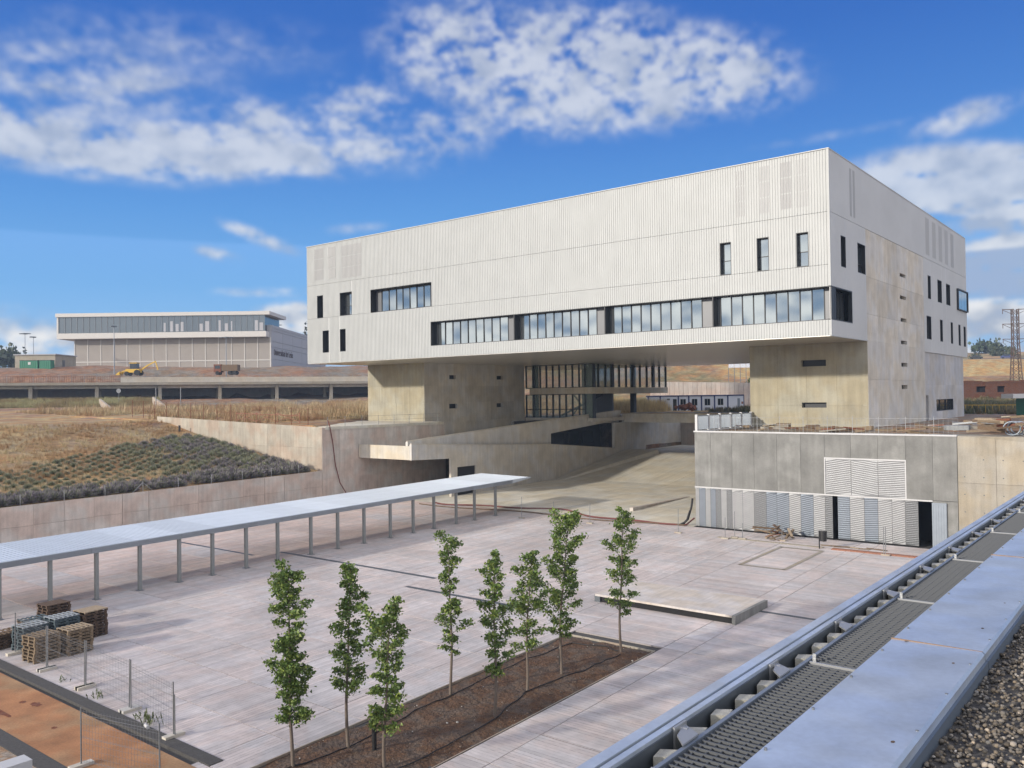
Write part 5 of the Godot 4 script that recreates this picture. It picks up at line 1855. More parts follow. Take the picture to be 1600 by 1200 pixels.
# ---------------------------------------------------------------- lavender bank and dry grass
func build_bank() -> void:
	var r := RandomNumberGenerator.new()
	r.seed = 77
	# one bush of each of four kinds, then copies
	var bushes := []
	for v in 4:
		var lv := MB.new()
		var purple := v >= 2
		for i in 420:
			var th := r.randf() * TAU
			var u := r.randf_range(0.05, 1.0)
			var d := Vector3(cos(th) * sqrt(1 - u * u), u, sin(th) * sqrt(1 - u * u))
			var b := d * r.randf_range(0.1, 0.3)
			var tip := d * r.randf_range(0.5, 0.62) + Vector3(r.randfn(0, 0.03), r.randfn(0, 0.03), r.randfn(0, 0.03))
			var sd := d.cross(Vector3(r.randf_range(-1, 1), r.randf_range(-1, 1), r.randf_range(-1, 1))).normalized() * r.randf_range(0.02, 0.035)
			var g := r.randf_range(0.6, 1.3)
			lv.col = Color(0.28 * g, 0.285 * g, 0.19 * g) if r.randf() > (0.45 if purple else 0.08) else Color(0.21 * g, 0.175 * g, 0.215 * g)
			lv.tri(b - sd, b + sd, tip)
			lv.col = lv.col * 0.9
			if purple and r.randf() < 0.5:
				lv.col = Color(0.25 * g, 0.205 * g, 0.265 * g)
			lv.tri(tip - d * 0.12 - sd * 0.6, tip - d * 0.12 + sd * 0.6, tip + d * 0.05)
		var m := lv.mesh()
		m.surface_set_material(0, mats.leaf)
		bushes.append(m)
	var count := 0
	var rest := [[], [], [], []]
	var places := []
	# rows run along the bank
	for j in 16:
		for i in 60:
			var x := -72.0 - j * 1.32 - (0.66 * (i % 2) if j > 1 else 0.0) + r.randfn(0, 0.06)
			var z := -24.0 - i * 0.92 + r.randfn(0, 0.07)
			if z < -56.0:
				continue
			var lim := lerpf(-81.5, -95.0, clampf((-28.0 - z) / 27.0, 0.0, 1.0)) + r.randfn(0, 0.5)
			if x < lim:
				continue
			var dense := j < 2
			var right := clampf((-40.0 - z) / 12.0, 0.0, 1.0)
			if r.randf() < 0.04:
				continue
			var s := r.randf_range(0.5, 0.78) + 0.42 * right
			if dense:
				s = r.randf_range(1.25, 1.6)
			if j == 1 and right < 0.3:
				s *= 0.9
			var v := (2 + r.randi() % 2) if (dense or (right > 0.5 and r.randf() < 0.55)) else r.randi() % 2
			places.append([s, x, z, v])
	places.sort_custom(func(a, b): return a[0] - 0.02 * (a[1] * -0.62 - a[2] * 0.78) > b[0] - 0.02 * (b[1] * -0.62 - b[2] * 0.78))
	var proto: MeshInstance3D = null
	for p in places:
		var y := land(p[1], p[2]) - 0.03
		var tr := Transform3D(Basis(Vector3.UP, r.randf() * TAU).scaled(Vector3(p[0], p[0] * r.randf_range(0.85, 1.1), p[0])), Vector3(p[1], y, p[2]))
		if count < 296:
			var o := MeshInstance3D.new()
			o.name = numbered("lavender_bush")
			o.mesh = bushes[p[3]]
			o.transform = tr
			add_child(o)
			tag(o, "rounded lavender bush planted in rows on the bank above the low wall", "bush", "lavender bushes on the bank")
			count += 1
		else:
			rest[p[3]].append(tr)
	for v in 4:
		if rest[v].is_empty():
			continue
		var mm := MultiMesh.new()
		mm.transform_format = MultiMesh.TRANSFORM_3D
		mm.mesh = bushes[v]
		mm.instance_count = rest[v].size()
		for i in rest[v].size():
			mm.set_instance_transform(i, rest[v][i])
		var mi := MultiMeshInstance3D.new()
		mi.name = numbered("lavender_rows")
		mi.multimesh = mm
		add_child(mi)
		tag(mi, "further lavender bushes in rows, %s tone" % ["grey-green", "sage", "dusky", "purple"][v], "bush", "", "stuff")
	# dry grass
	var gm := []
	for v in 2:
		var g := MB.new()
		for i in 26:
			var a := r.randf() * TAU
			var b := Vector3(cos(a), 0, sin(a)) * r.randf_range(0.0, 0.35)
			var tip := b + Vector3(r.randfn(0, 0.16), r.randf_range(0.35, 1.0), r.randfn(0, 0.16))
			var sd := Vector3(cos(a + 1.3), 0, sin(a + 1.3)) * 0.022
			var e := r.randf_range(0.7, 1.25)
			g.col = Color(0.44 * e, 0.34 * e, 0.21 * e) if v == 0 else Color(0.31 * e, 0.28 * e, 0.14 * e)
			g.tri(b - sd, b + sd, tip)
		var m := g.mesh()
		m.surface_set_material(0, mats.leaf)
		gm.append(m)
	var nz := fbm(88, 0.05, 3)
	var sets := [[], [], [], []]
	for i in 15000:
		var x := r.randf_range(-152.0, -76.0)
		var z := r.randf_range(-140.0, -58.5)
		var bd := (x + 198.6) * -0.876 + (z + 79.4) * -0.483
		if bd > -8.0 or (x > -86.0 and z > -119.0) or r.randf() < 0.35:
			continue
		if -0.781 * x * -1.0 - 0.624 * z > -16.0:
			pass
		if nz.get_noise_2d(x, z) < -0.12:
			continue
		var s := r.randf_range(0.9, 1.9)
		sets[0].append(Transform3D(Basis(Vector3.UP, r.randf() * TAU).scaled(Vector3(s, s * r.randf_range(0.35, 1.0), s)), Vector3(x, land(x, z) - 0.05, z)))
	for i in 3500:
		var z := r.randf_range(-56.4, -22.0)
		var x := r.randf_range(-104.0, -71.6)
		var s := r.randf_range(0.25, 0.6)
		sets[3].append(Transform3D(Basis(Vector3.UP, r.randf() * TAU).scaled(Vector3(s * 1.3, s, s * 1.3)), Vector3(x, land(x, z) - 0.03, z)))
	for i in 5000:
		var t := r.randf_range(-40.0, 26.0)
		var d := r.randf_range(-15.0, -1.0)
		var x := -198.6 + 0.483 * t - 0.876 * d
		var z := -79.4 - 0.876 * t - 0.483 * d
		var s := r.randf_range(0.6, 1.3)
		sets[1].append(Transform3D(Basis(Vector3.UP, r.randf() * TAU).scaled(Vector3(s, s, s)), Vector3(x, land(x, z) - 0.05, z)))
	for i in 1500:
		var x := r.randf_range(-84.0, -72.0)
		var z := r.randf_range(-135.0, -123.0)
		var s := r.randf_range(1.4, 2.4)
		sets[2].append(Transform3D(Basis(Vector3.UP, r.randf() * TAU).scaled(Vector3(s, s * 1.15, s)), Vector3(x, land(x, z) - 0.05, z)))
	for v in 4:
		var mm := MultiMesh.new()
		mm.transform_format = MultiMesh.TRANSFORM_3D
		mm.use_colors = true
		mm.mesh = gm[1 if v == 1 else 0]
		mm.instance_count = sets[v].size()
		for i in sets[v].size():
			mm.set_instance_transform(i, sets[v][i])
			var o3: Vector3 = sets[v][i].origin
			var w := clampf(0.5 + 1.6 * nz.get_noise_2d(o3.x * 2.0, o3.z * 2.0) + r.randf_range(-0.25, 0.25), 0.0, 1.0)
			mm.set_instance_color(i, Color(0.8, 0.62, 0.5).lerp(Color(1.1, 1.1, 1.05), w) if v != 2 else Color(1.15, 1.1, 0.9))
		var mi := MultiMeshInstance3D.new()
		mi.name = ["dry_grass", "green_weeds", "tall_straw_grass", "bank_grass"][v]
		mi.multimesh = mm
		add_child(mi)
		tag(mi, ["tall dry brown grass on the field behind the wing wall", "low green weeds below the elevated road", "tall golden grass beside the white site cabins", "short dry grass among the lavender on the bank"][v], "grass", "", "stuff")

# ---------------------------------------------------------------- mesh fences, railings
func mesh_panel(label: String, a: Vector3, b: Vector3, group: String, feet := true) -> void:
	var o := thing("mesh_fence", label, "fence", (a + b) * 0.5, group)
	var k := MB.new()
	var lean := Vector3(0, 0, rng.randf_range(-0.04, 0.04))
	var up := Vector3(0, 1.9, 0) + lean
	for p in [a, b]:
		k = MB.new()
		k.bar(p, p + up, 0.024, 8)
		wpart(o, "post", k, mats.galv)
	k = MB.new()
	for h in [0.12, 0.5, 0.88]:
		k.bar(a + up * h, b + up * h, 0.006)
	var n := int(a.distance_to(b) / 0.13)
	for i in range(1, n):
		var p := a.lerp(b, i / float(n))
		k.bar(p + up * 0.08, p + up * 0.97, 0.0032)
	for i in 9:
		k.bar(a + up * (0.1 + i * 0.105), b + up * (0.1 + i * 0.105), 0.0032)
	wpart(o, "wire_mesh", k, mats.galv)
	if feet:
		for p in [a, b]:
			k = MB.new()
			k.box(p + Vector3(-0.13, -0.02, -0.36), p + Vector3(0.13, 0.11, 0.36))
			wpart(o, "foot", k, mats.side_conc_0)

func build_fences() -> void:
	var pts := [Vector3(-42.6, -0.06, -16.3), Vector3(-38.9, -0.06, -16.17), Vector3(-35.2, -0.06, -16.1), Vector3(-31.29, -0.07, -15.95)]
	var names := ["temporary mesh fence panel across the front of the pallets", "temporary mesh fence panel beside the last pallet stack, along the ochre path", "leaning temporary mesh fence panel midway along the ochre path"]
	for i in 3:
		mesh_panel(names[i], pts[i] + Vector3(0.05, 0, 0), pts[i + 1] - Vector3(0.05, 0, 0), "temporary mesh fence panels")
	mesh_panel("last mesh fence panel of the row, next to weeds and a white can", Vector3(-31.2, -0.07, -15.95), Vector3(-27.59, -0.07, -15.6), "temporary mesh fence panels")
	mesh_panel("temporary mesh fence panel standing on the ochre path itself", Vector3(-27.85, -0.12, -12.6), Vector3(-24.5, -0.11, -13.4), "temporary mesh fence panels")
	var brace := MB.new()
	brace.bar(Vector3(-27.5, -0.05, -15.6), Vector3(-27.55, 1.4, -15.62), 0.022, 8)
	single("brace_post", "slanted brace beside the last mesh fence post", "post", brace, mats.galv, Vector3(-27.5, -0.05, -15.6))
	# posts and wires on top of the low wall
	var wf := thing("wire_fence", "thin wire fence with short pale posts on top of the low wall under the lavender", "fence", Vector3(-71.2, 4, -40))
	var z := -24.4
	while z > -56.0:
		var y := 3.53 + 0.0165 * (-26.0 - z)
		var k := MB.new()
		k.bar(Vector3(-71.25, y - 0.5, z), Vector3(-71.25, y + 0.85, z), 0.028, 6)
		wpart(wf, "post", k, mats.galv_bright)
		if absf(z + 37.6) < 1.7:
			k = MB.new()
			k.bar(Vector3(-71.25, y + 0.75, z), Vector3(-71.25, y - 0.1, z + 1.0), 0.025, 6)
			k.bar(Vector3(-71.25, y + 0.75, z), Vector3(-71.25, y - 0.1, z - 1.0), 0.025, 6)
			wpart(wf, "brace", k, mats.galv_bright)
		z -= 3.3
	var k := MB.new()
	for h in [0.3, 0.55, 0.8]:
		k.bar(Vector3(-71.25, 3.49 + h, -24.0), Vector3(-71.25, 4.03 + h, -56.5), 0.005)
	wpart(wf, "wires", k, mats.galv)
	# tall mesh fence on the terrace edge above the wing wall
	var tf := thing("site_fence", "rusty brown wire site fence with tall thin posts above the bright wing wall", "fence", Vector3(-90, 9, -57.6))
	var x := -112.0
	while x < -71.5:
		var y := 8.56 + maxf(0.0, (-70.87 - x)) * 0.0306
		k = MB.new()
		k.bar(Vector3(x, y - 0.4, -57.7), Vector3(x, y + 1.9, -57.7), 0.035, 6)
		wpart(tf, "post", k, mats.rust)
		x += 2.9
	k = MB.new()
	for h in [0.2, 1.0, 1.8]:
		k.bar(Vector3(-112.0, 9.8 + h, -57.7), Vector3(-71.6, 8.56 + h, -57.7), 0.012)
	for i in 200:
		var xx := -112.0 + i * 0.2
		var y := 8.56 + maxf(0.0, (-70.87 - xx)) * 0.0306
		k.bar(Vector3(xx, y + 0.1, -57.7), Vector3(xx, y + 1.8, -57.7), 0.004)
	wpart(tf, "wire_mesh", k, mats.rust)
	# red barrier
	var rb := thing("red_barrier", "red tubular barrier with crossed braces on the terrace edge", "barrier", Vector3(-82, 8.9, -58.4))
	for i in 4:
		var xx := -88.5 + i * 4.0
		k = MB.new()
		k.bar(Vector3(xx, 8.9, -58.3), Vector3(xx, 10.1, -58.3), 0.04, 6)
		wpart(rb, "post", k, mats.terracotta)
		if i < 3:
			k = MB.new()
			k.bar(Vector3(xx, 10.0, -58.3), Vector3(xx + 4.0, 9.0, -58.3), 0.03, 6)
			k.bar(Vector3(xx, 9.1, -58.3), Vector3(xx + 4.0, 10.0, -58.3), 0.03, 6)
			wpart(rb, "brace", k, mats.terracotta)
	k = MB.new()
	k.bar(Vector3(-88.5, 9.95, -58.3), Vector3(-76.5, 9.75, -58.3), 0.035, 6)
	wpart(rb, "rail", k, mats.terracotta)
	# terrace edge railing by the left tower
	var tr := thing("terrace_railing", "thin temporary railing along the terrace edge before the left tower", "railing", Vector3(-71.2, 8.6, -66))
	z = -57.8
	while z > -75.0:
		k = MB.new()
		k.bar(Vector3(-71.2, 8.6, z), Vector3(-71.2, 9.65, z), 0.025, 6)
		wpart(tr, "post", k, mats.galv)
		z -= 2.4
	k = MB.new()
	for h in [0.5, 1.0]:
		k.bar(Vector3(-71.2, 8.6 + h, -57.8), Vector3(-71.2, 8.6 + h, -75.0), 0.014)
	wpart(tr, "rail", k, mats.galv)
	# railing with white posts by the right tower
	var gr := thing("barred_railing", "grey barred railing with broad white posts beside the right tower", "railing", Vector3(-31.8, 8.53, -69))
	for i in 6:
		var zz := lerpf(-63.95, -75.0, i / 5.0)
		k = MB.new()
		k.box(Vector3(-31.85, 8.53, zz - 0.08), Vector3(-31.65, 9.85, zz + 0.08))
		wpart(gr, "post", k, mats.white_paint)
	k = MB.new()
	for i in 85:
		var zz := lerpf(-64.1, -74.9, i / 84.0)
		k.box(Vector3(-31.77, 8.6, zz - 0.02), Vector3(-31.73, 9.75, zz + 0.02))
	k.box(Vector3(-31.78, 9.72, -75.0), Vector3(-31.72, 9.78, -64.0))
	wpart(gr, "bars", k, mats.galv_blue)
	# long thin railing on the terrace above the precast wall
	var lr := thing("thin_railing", "thin wire railing along the debris-strewn terrace above the precast wall", "railing", Vector3(-20, 8.5, -65))
	k = MB.new()
	for i in 60:
		var xx := lerpf(-30.5, -12.5, i / 59.0)
		var tall := i % 6 == 0
		k.bar(Vector3(xx, 8.45, -64.6), Vector3(xx, 9.75 if tall else 9.55, -64.6), 0.02 if tall else 0.007)
	for h in [9.1, 9.6]:
		k.bar(Vector3(-30.5, h, -64.6), Vector3(-12.5, h, -64.6), 0.012)
	wpart(lr, "bars", k, mats.galv)

# ---------------------------------------------------------------- things beyond the site
func lamp(label: String, at: Vector3, h: float, double: bool) -> void:
	var o := thing("street_lamp", label, "street lamp", at, "street lamps beyond the site")
	var k := MB.new()
	k.bar(Vector3(0, -1, 0), Vector3(0, h, 0), 0.13, 8, 0.07)
	part(o, "pole", k, mats.galv_blue)
	k = MB.new()
	if double:
		k.box(Vector3(-1.4, h - 0.05, -0.9), Vector3(-0.3, h + 0.15, 1.1))
		k.box(Vector3(0.3, h - 0.05, -1.1), Vector3(1.4, h + 0.15, 0.9))
		k.bar(Vector3(-0.6, h, 0.3), Vector3(0.6, h, -0.3), 0.06)
	else:
		k.box(Vector3(-0.35, h - 0.1, -0.6), Vector3(0.35, h + 0.2, 0.9))
	part(o, "lamp_head", k, mats.steel_dark)

func far_tree(label: String, called: String, at: Vector3, h: float, w: float, tint: Color, low: float, seed_: int, leaves := 1400) -> void:
	var r := RandomNumberGenerator.new()
	r.seed = seed_
	var o := thing(called, label, "tree", at)
	var k := MB.new()
	k.bar(Vector3(0, -1, 0), Vector3(0, h * 0.8, 0), h * 0.03 + 0.05, 7, 0.05)
	part(o, "trunk", k, mats.bark)
	var lv := MB.new()
	var clumps := []
	for i in 16:
		var t := r.randf_range(low, 1.0)
		var ww := w * (1.0 - pow(absf((t - low) / (1.0 - low) - 0.4) / 0.75, 2.0) * 0.7)
		clumps.append([Vector3(r.randf_range(-1, 1) * ww, h * t, r.randf_range(-1, 1) * ww), r.randf_range(0.25, 0.5) * w])
	for i in leaves:
		var c: Array = clumps[r.randi() % clumps.size()]
		var d := Vector3(r.randfn(0, 1), r.randfn(0, 0.8), r.randfn(0, 1)) * 0.55
		var p: Vector3 = c[0] + d * c[1]
		var s := w * r.randf_range(0.06, 0.13)
		var g := r.randf_range(0.6, 1.3)
		lv.col = Color(tint.r * g, tint.g * g, tint.b * g)
		var a := Vector3(r.randf_range(-1, 1), r.randf_range(-1, 1), r.randf_range(-1, 1)).normalized() * s
		var b := a.cross(Vector3(r.randf_range(-1, 1), r.randf_range(-1, 1), r.randf_range(-1, 1))).normalized() * s
		lv.quad(p - a - b, p + a - b, p + a + b, p - a + b)
	part(o, "crown", lv, mats.leaf)

func build_backdrop() -> void:
	var yaw := deg_to_rad(38.63)
	# site cabins in a row under the building
	var cab := ["white site cabin with a plain front, first in the row by the golden grass", "white site cabin with a dark doorway and a small vent", "white site cabin with a window, next to the cabin with the doorway", "white site cabin with a window, behind the rubble heap's left half", "white site cabin with a window, behind the rubble heap's right half", "white site cabin with a window, second from the row's right end", "bluish white site cabin with a corner door at the row's right end"]
	var cx := [0.0, 2.15, 5.35, 7.2, 9.45, 11.75, 14.1, 17.0]
	for i in 7:
		var w: float = cx[i + 1] - cx[i]
		var o := thing("site_cabin", cab[i], "cabin", Vector3(-74.9 + 0.781 * cx[i], 8.45, -132.2 - 0.624 * cx[i]), "row of site cabins", yaw)
		var win := i > 1 and i < 6
		lpart(o, "wall", Vector3(0.12, 0.1, -2.4), Vector3(w - 0.12, 2.75, -0.03), mats.cabin_white)
		lpart(o, "roof", Vector3(0, 2.75, -2.5), Vector3(w, 2.95, 0.05), mats.blue_trim)
		lpart(o, "base", Vector3(0, -0.3, -2.45), Vector3(w, 0.1, 0.02), mats.blue_trim)
		lpart(o, "corner_post", Vector3(0, 0.1, -0.2), Vector3(0.12, 2.75, 0.02), mats.blue_trim)
		lpart(o, "corner_post", Vector3(w - 0.12, 0.1, -0.2), Vector3(w, 2.75, 0.02), mats.blue_trim)
		if win:
			var c := w * 0.45
			lpart(o, "window_frame", Vector3(c - 0.5, 1.1, -0.03), Vector3(c + 0.5, 2.3, 0.0), mats.galv_bright)
			lpart(o, "pane", Vector3(c - 0.45, 1.15, 0.0), Vector3(c - 0.04, 2.25, 0.012), mats.dark_glass)
			lpart(o, "pane", Vector3(c + 0.04, 1.15, 0.0), Vector3(c + 0.45, 2.25, 0.012), mats.dark_glass)
			lpart(o, "cooler", Vector3(c - 0.4, 0.25, -0.03), Vector3(c + 0.4, 0.75, 0.3), mats.grey_panel)
		elif i == 1:
			lpart(o, "door", Vector3(w - 0.95, 0.15, -0.03), Vector3(w - 0.3, 2.3, 0.0), mats.black_paint)
			lpart(o, "vent", Vector3(1.2, 2.1, -0.03), Vector3(1.7, 2.4, 0.02), mats.grey_panel)
		elif i == 6:
			lpart(o, "door", Vector3(w - 1.2, 0.15, -0.03), Vector3(w - 0.75, 2.3, 0.0), mats.galv_blue)
			lpart(o, "notice", Vector3(w - 0.5, 1.3, -0.03), Vector3(w - 0.2, 1.7, 0.0), mats.terracotta)
	# retaining wall behind them
	var bw := thing("ribbed_wall", "pinkish ribbed concrete wall behind the site cabins", "wall", Vector3(-82.0, 8.5, -146.0), "", yaw)
	for i in 26:
		lpart(bw, "wall_panel", Vector3(i * 0.9 + 0.02, -0.5, -0.4), Vector3(i * 0.9 + 0.88, 5.6 - 0.02 * i, 0.0), mats["wall_%d" % (i % 3)])
	lpart(bw, "wall_core", Vector3(0, -0.5, -0.9), Vector3(23.4, 5.0, -0.41), mats.wall_0)
	# white panels and shed seen just under the soffit
	var sg := thing("white_hoarding", "white hoarding of four tall panels on posts above the cabins", "hoarding", Vector3(-83.5, 16.2, -185.0), "", yaw)
	for i in 4:
		lpart(sg, "panel", Vector3(i * 1.35, 1.4, 0), Vector3(i * 1.35 + 1.25, 4.4, 0.1), mats.cabin_white)
		lpart(sg, "post", Vector3(i * 1.35 - 0.06, -2.5, -0.1), Vector3(i * 1.35 + 0.06, 1.4, 0.0), mats.galv)
	# lattice pylon
	var py := thing("lattice_pylon", "rusty steel lattice power pylon with three pairs of crossarms", "pylon", Vector3(-28.8, 8.4, -207.5), "", 0.5)
	var k := MB.new()
	var hh := 20.4
	var wd := func(y: float) -> float: return lerpf(1.15, 0.55, clampf(y / 13.0, 0, 1))
	for s in [[1, 1], [1, -1], [-1, -1], [-1, 1]]:
		for e in 6:
			var y0 := e * hh / 6.0
			var y1 := (e + 1) * hh / 6.0
			k.bar(Vector3(s[0] * wd.call(y0), y0, s[1] * wd.call(y0)), Vector3(s[0] * wd.call(y1), y1, s[1] * wd.call(y1)), 0.11)
	part(py, "legs", k, mats.pylon_steel)
	k = MB.new()
	for e in 15:
		var y0 := e * hh / 15.0
		var y1 := (e + 1) * hh / 15.0
		var a: float = wd.call(y0)
		var b: float = wd.call(y1)
		for s in [1.0, -1.0]:
			k.bar(Vector3(-a, y0, s * a), Vector3(b, y1, s * b), 0.045)
			k.bar(Vector3(a, y0, s * a), Vector3(-b, y1, s * b), 0.045)
			k.bar(Vector3(s * a, y0, -a), Vector3(s * b, y1, b), 0.045)
			k.bar(Vector3(s * a, y0, a), Vector3(s * b, y1, -b), 0.045)
	part(py, "lattice", k, mats.pylon_steel)
	for y in [20.3, 17.2, 14.0]:
		for s in [1.0, -1.0]:
			k = MB.new()
			k.bar(Vector3(s * 0.4, y, 0.4), Vector3(s * 2.5, y + 0.05, 0), 0.08)
			k.bar(Vector3(s * 0.4, y, -0.4), Vector3(s * 2.5, y + 0.05, 0), 0.08)
			k.bar(Vector3(s * 0.5, y - 1.0, 0), Vector3(s * 2.5, y, 0), 0.06)
			k.bar(Vector3(s * 2.4, y, 0), Vector3(s * 2.4, y - 0.9, 0), 0.07)
			part(py, "crossarm", k, mats.pylon_steel)
	# brick ruin, rough bank
	var ru := thing("brick_wall", "low ruined red brick wall with dark openings below the straw field", "wall", Vector3(-37.5, 9.6, -187.5), "", yaw)
	var op := [[1.6, 2.5], [5.2, 7.2], [9.4, 11.0]]
	for r in minus([0.0, 0.0, 16.0, 3.5], [[1.6, 1.2, 2.5, 2.9], [5.2, 1.6, 7.2, 2.8], [9.4, 1.6, 11.0, 2.8]]):
		lpart(ru, "brickwork", Vector3(r[0], r[1], -0.5), Vector3(r[2], r[3], 0.0), mats.brick)
	lpart(ru, "wall_core", Vector3(0, 0, -0.9), Vector3(16.0, 3.4, -0.55), mats.painted_shade)
	for i in 10:
		lpart(ru, "coping_stone", Vector3(i * 1.6, 3.5, -0.7), Vector3(i * 1.6 + 1.56, 3.75 + rng.randf_range(-0.2, 0.25), 0.1), mats.brick)
	# far road with cars
	var rd := MB.new()
	for i in 12:
		var x0 := -110.0 + i * 14.0
		var z0 := -352.0 - 4.0 * sin(i * 0.3)
		var z1 := -352.0 - 4.0 * sin((i + 1) * 0.3)
		rd.quad(Vector3(x0, land(x0, z0) + 1.1, z0), Vector3(x0 + 14.0, land(x0 + 14.0, z1) + 1.1, z1), Vector3(x0 + 14.0, land(x0 + 14.0, z1) + 1.9, z1 - 11.0), Vector3(x0, land(x0, z0) + 1.9, z0 - 11.0))
	struct("far_road", "grey asphalt road along the hillside beyond the straw field", rd, mats.asphalt)
	for c in [[-62.0, "dark parked car at the roadside behind the building's corner", mats.black_paint], [-52.0, "blue car on the hillside road, left of the pylon", mats.blue_trim]]:
		var zz := -355.0
		var o := thing("parked_car", c[1], "car", Vector3(c[0], land(c[0], zz) + 1.4, zz), "cars on the hillside road", 0.2)
		k = MB.new()
		k.prism(PackedVector3Array([Vector3(-2.1, 0.3, 0), Vector3(2.1, 0.3, 0), Vector3(2.1, 0.8, 0), Vector3(1.2, 0.95, 0), Vector3(0.6, 1.45, 0), Vector3(-1.1, 1.45, 0), Vector3(-1.9, 0.95, 0), Vector3(-2.1, 0.9, 0)]), Vector3(0, 0, -1.7))
		part(o, "body", k, c[2])
		for q in [-1.3, 1.3]:
			k = MB.new()
			k.bar(Vector3(q, 0.32, 0.03), Vector3(q, 0.32, -1.73), 0.32, 10)
			part(o, "wheel", k, mats.rubber)
		lpart(o, "side_window", Vector3(-1.2, 0.98, 0.0), Vector3(0.6, 1.35, 0.02), mats.dark_glass)
	# trees on the ridge
	var sp := [[-77.6, -475.0, 4.4, 6.0, "broad dark pine on the ridge between the building and the pylon", "pine_tree", Color(0.045, 0.065, 0.03), 0.35], [-66.0, -440.0, 4.0, 4.0, "small round shrub on the ridge right of the broad pine", "ridge_shrub", Color(0.07, 0.085, 0.04), 0.1], [-80.0, -330.0, 3.2, 2.6, "dark bush against the building's far corner", "dark_bush", Color(0.03, 0.035, 0.022), 0.1], [-333.0, -124.0, 7.0, 6.0, "grey-green tree at the picture's left edge behind the hut", "round_tree", Color(0.08, 0.10, 0.06), 0.2], [-320.0, -134.0, 4.5, 3.5, "low grey-green tree just left of the concrete hut", "round_tree", Color(0.09, 0.10, 0.06), 0.15], [-268.0, -207.0, 11.0, 1.3, "slim dark cypress rising behind the university hall", "cypress_tree", Color(0.03, 0.045, 0.025), 0.05], [-264.0, -211.0, 7.5, 2.2, "dark bushy tree beside the slim cypress", "round_tree", Color(0.03, 0.042, 0.025), 0.05], [-68.5, -176.0, 4.0, 3.0, "dark shrub beside the ribbed wall's right end", "dark_bush", Color(0.05, 0.06, 0.028), 0.0], [-79.0, -196.0, 4.2, 3.6, "green bushy tree just under the soffit", "round_tree", Color(0.06, 0.085, 0.03), 0.1]]
	var i := 0
	for s in sp:
		far_tree(s[4], s[5], Vector3(s[0], land(s[0], s[1]) + (8.5 if s[5] == "cypress_tree" or i == 6 else 0.0), s[1]), s[2], s[3], s[6], s[7], 600 + i, 900)
		i += 1
	for e in 10:
		var x := rng.randf_range(-140.0, 60.0)
		var z := rng.randf_range(-520.0, -400.0)
		far_tree("small far shrub scattered along the hazy ridge", "ridge_shrub", Vector3(x, land(x, z), z), rng.randf_range(1.2, 2.4), rng.randf_range(1.5, 3.5), Color(0.075, 0.09, 0.045), 0.05, 650 + e, 160)
		get_child(get_child_count() - 1).set_meta("group", "shrubs on the ridge")
	# lamps
	lamp("tall thin street lamp standing before the middle of the university hall", Vector3(-222.6, 19.8, -109.8), 11.7, false)
	lamp("double-headed street lamp left of the hall, the taller of two close together", Vector3(-267.8, 22.0, -105.6), 9.9, true)
	lamp("single street lamp left of the hall, beside the green containers", Vector3(-255.3, 21.5, -102.9), 8.6, false)
	lamp("double-headed street lamp before the right half of the hall", Vector3(-195.0, 17.3, -125.5), 10.5, true)
	lamp("double-headed lamp rising behind the hall's right shoulder", Vector3(-251.7, 23.0, -182.4), 14.9, true)
	# backhoe loader
	var ex := thing("backhoe_loader", "yellow backhoe loader with its digging arm folded, parked on the earth before the hall", "excavator", Vector3(-209.5, 18.1, -108.3), "", yaw)
	lpart(ex, "body", Vector3(-1.6, 0.8, -1.0), Vector3(1.8, 1.7, 1.0), mats.yellow)
	lpart(ex, "cab_roof", Vector3(-0.7, 3.1, -0.9), Vector3(1.2, 3.3, 0.9), mats.yellow)
	lpart(ex, "cab", Vector3(-0.6, 1.7, -0.85), Vector3(1.1, 3.1, 0.85), mats.dark_glass)
	for w in [[-1.3, 0.55], [1.3, 0.75]]:
		for s in [1.0, -1.0]:
			k = MB.new()
			k.bar(Vector3(w[0], w[1], s * 0.75), Vector3(w[0], w[1], s * 1.2), w[1], 14)
			part(ex, "wheel", k, mats.rubber)
	k = MB.new()
	k.bar(Vector3(1.7, 1.3, 0), Vector3(3.6, 2.6, 0), 0.22)
	k.bar(Vector3(3.6, 2.6, 0), Vector3(5.6, 3.6, 0), 0.2)
	k.bar(Vector3(5.6, 3.6, 0), Vector3(6.2, 1.4, 0), 0.16)
	part(ex, "digging_arm", k, mats.yellow)
	k = MB.new()
	k.prism(PackedVector3Array([Vector3(-4.2, 0.2, 1.1), Vector3(-3.1, 0.2, 1.1), Vector3(-3.1, 1.1, 1.1), Vector3(-3.6, 0.7, 1.1)]), Vector3(0, 0, -2.2))
	part(ex, "front_bucket", k, mats.yellow)
	k = MB.new()
	k.bar(Vector3(-1.5, 1.5, 0.7), Vector3(-3.2, 0.7, 0.7), 0.14)
	k.bar(Vector3(-1.5, 1.5, -0.7), Vector3(-3.2, 0.7, -0.7), 0.14)
	part(ex, "loader_arm", k, mats.yellow)
	# dark truck and earth heap
	var tk := thing("dump_truck", "dark brown dump truck parked before the right half of the hall", "truck", Vector3(-191.5, 18.0, -123.0), "", yaw)
	lpart(tk, "cab", Vector3(-2.6, 0.7, -1.1), Vector3(-0.8, 2.7, 1.1), mats.rust)
	lpart(tk, "windscreen", Vector3(-2.3, 1.6, 1.1), Vector3(-1.0, 2.4, 1.13), mats.dark_glass)
	lpart(tk, "skip", Vector3(-0.6, 1.0, -1.2), Vector3(3.4, 2.6, 1.2), mats.wood_1)
	for w in [-1.7, 1.4, 2.6]:
		k = MB.new()
		k.bar(Vector3(w, 0.5, -1.15), Vector3(w, 0.5, 1.15), 0.5, 12)
		part(tk, "wheel", k, mats.rubber)
	# round traffic sign
	var rs := thing("round_sign", "small round traffic sign seen from behind under the elevated road", "sign", Vector3(-180.5, 10.8, -90.0), "", yaw)
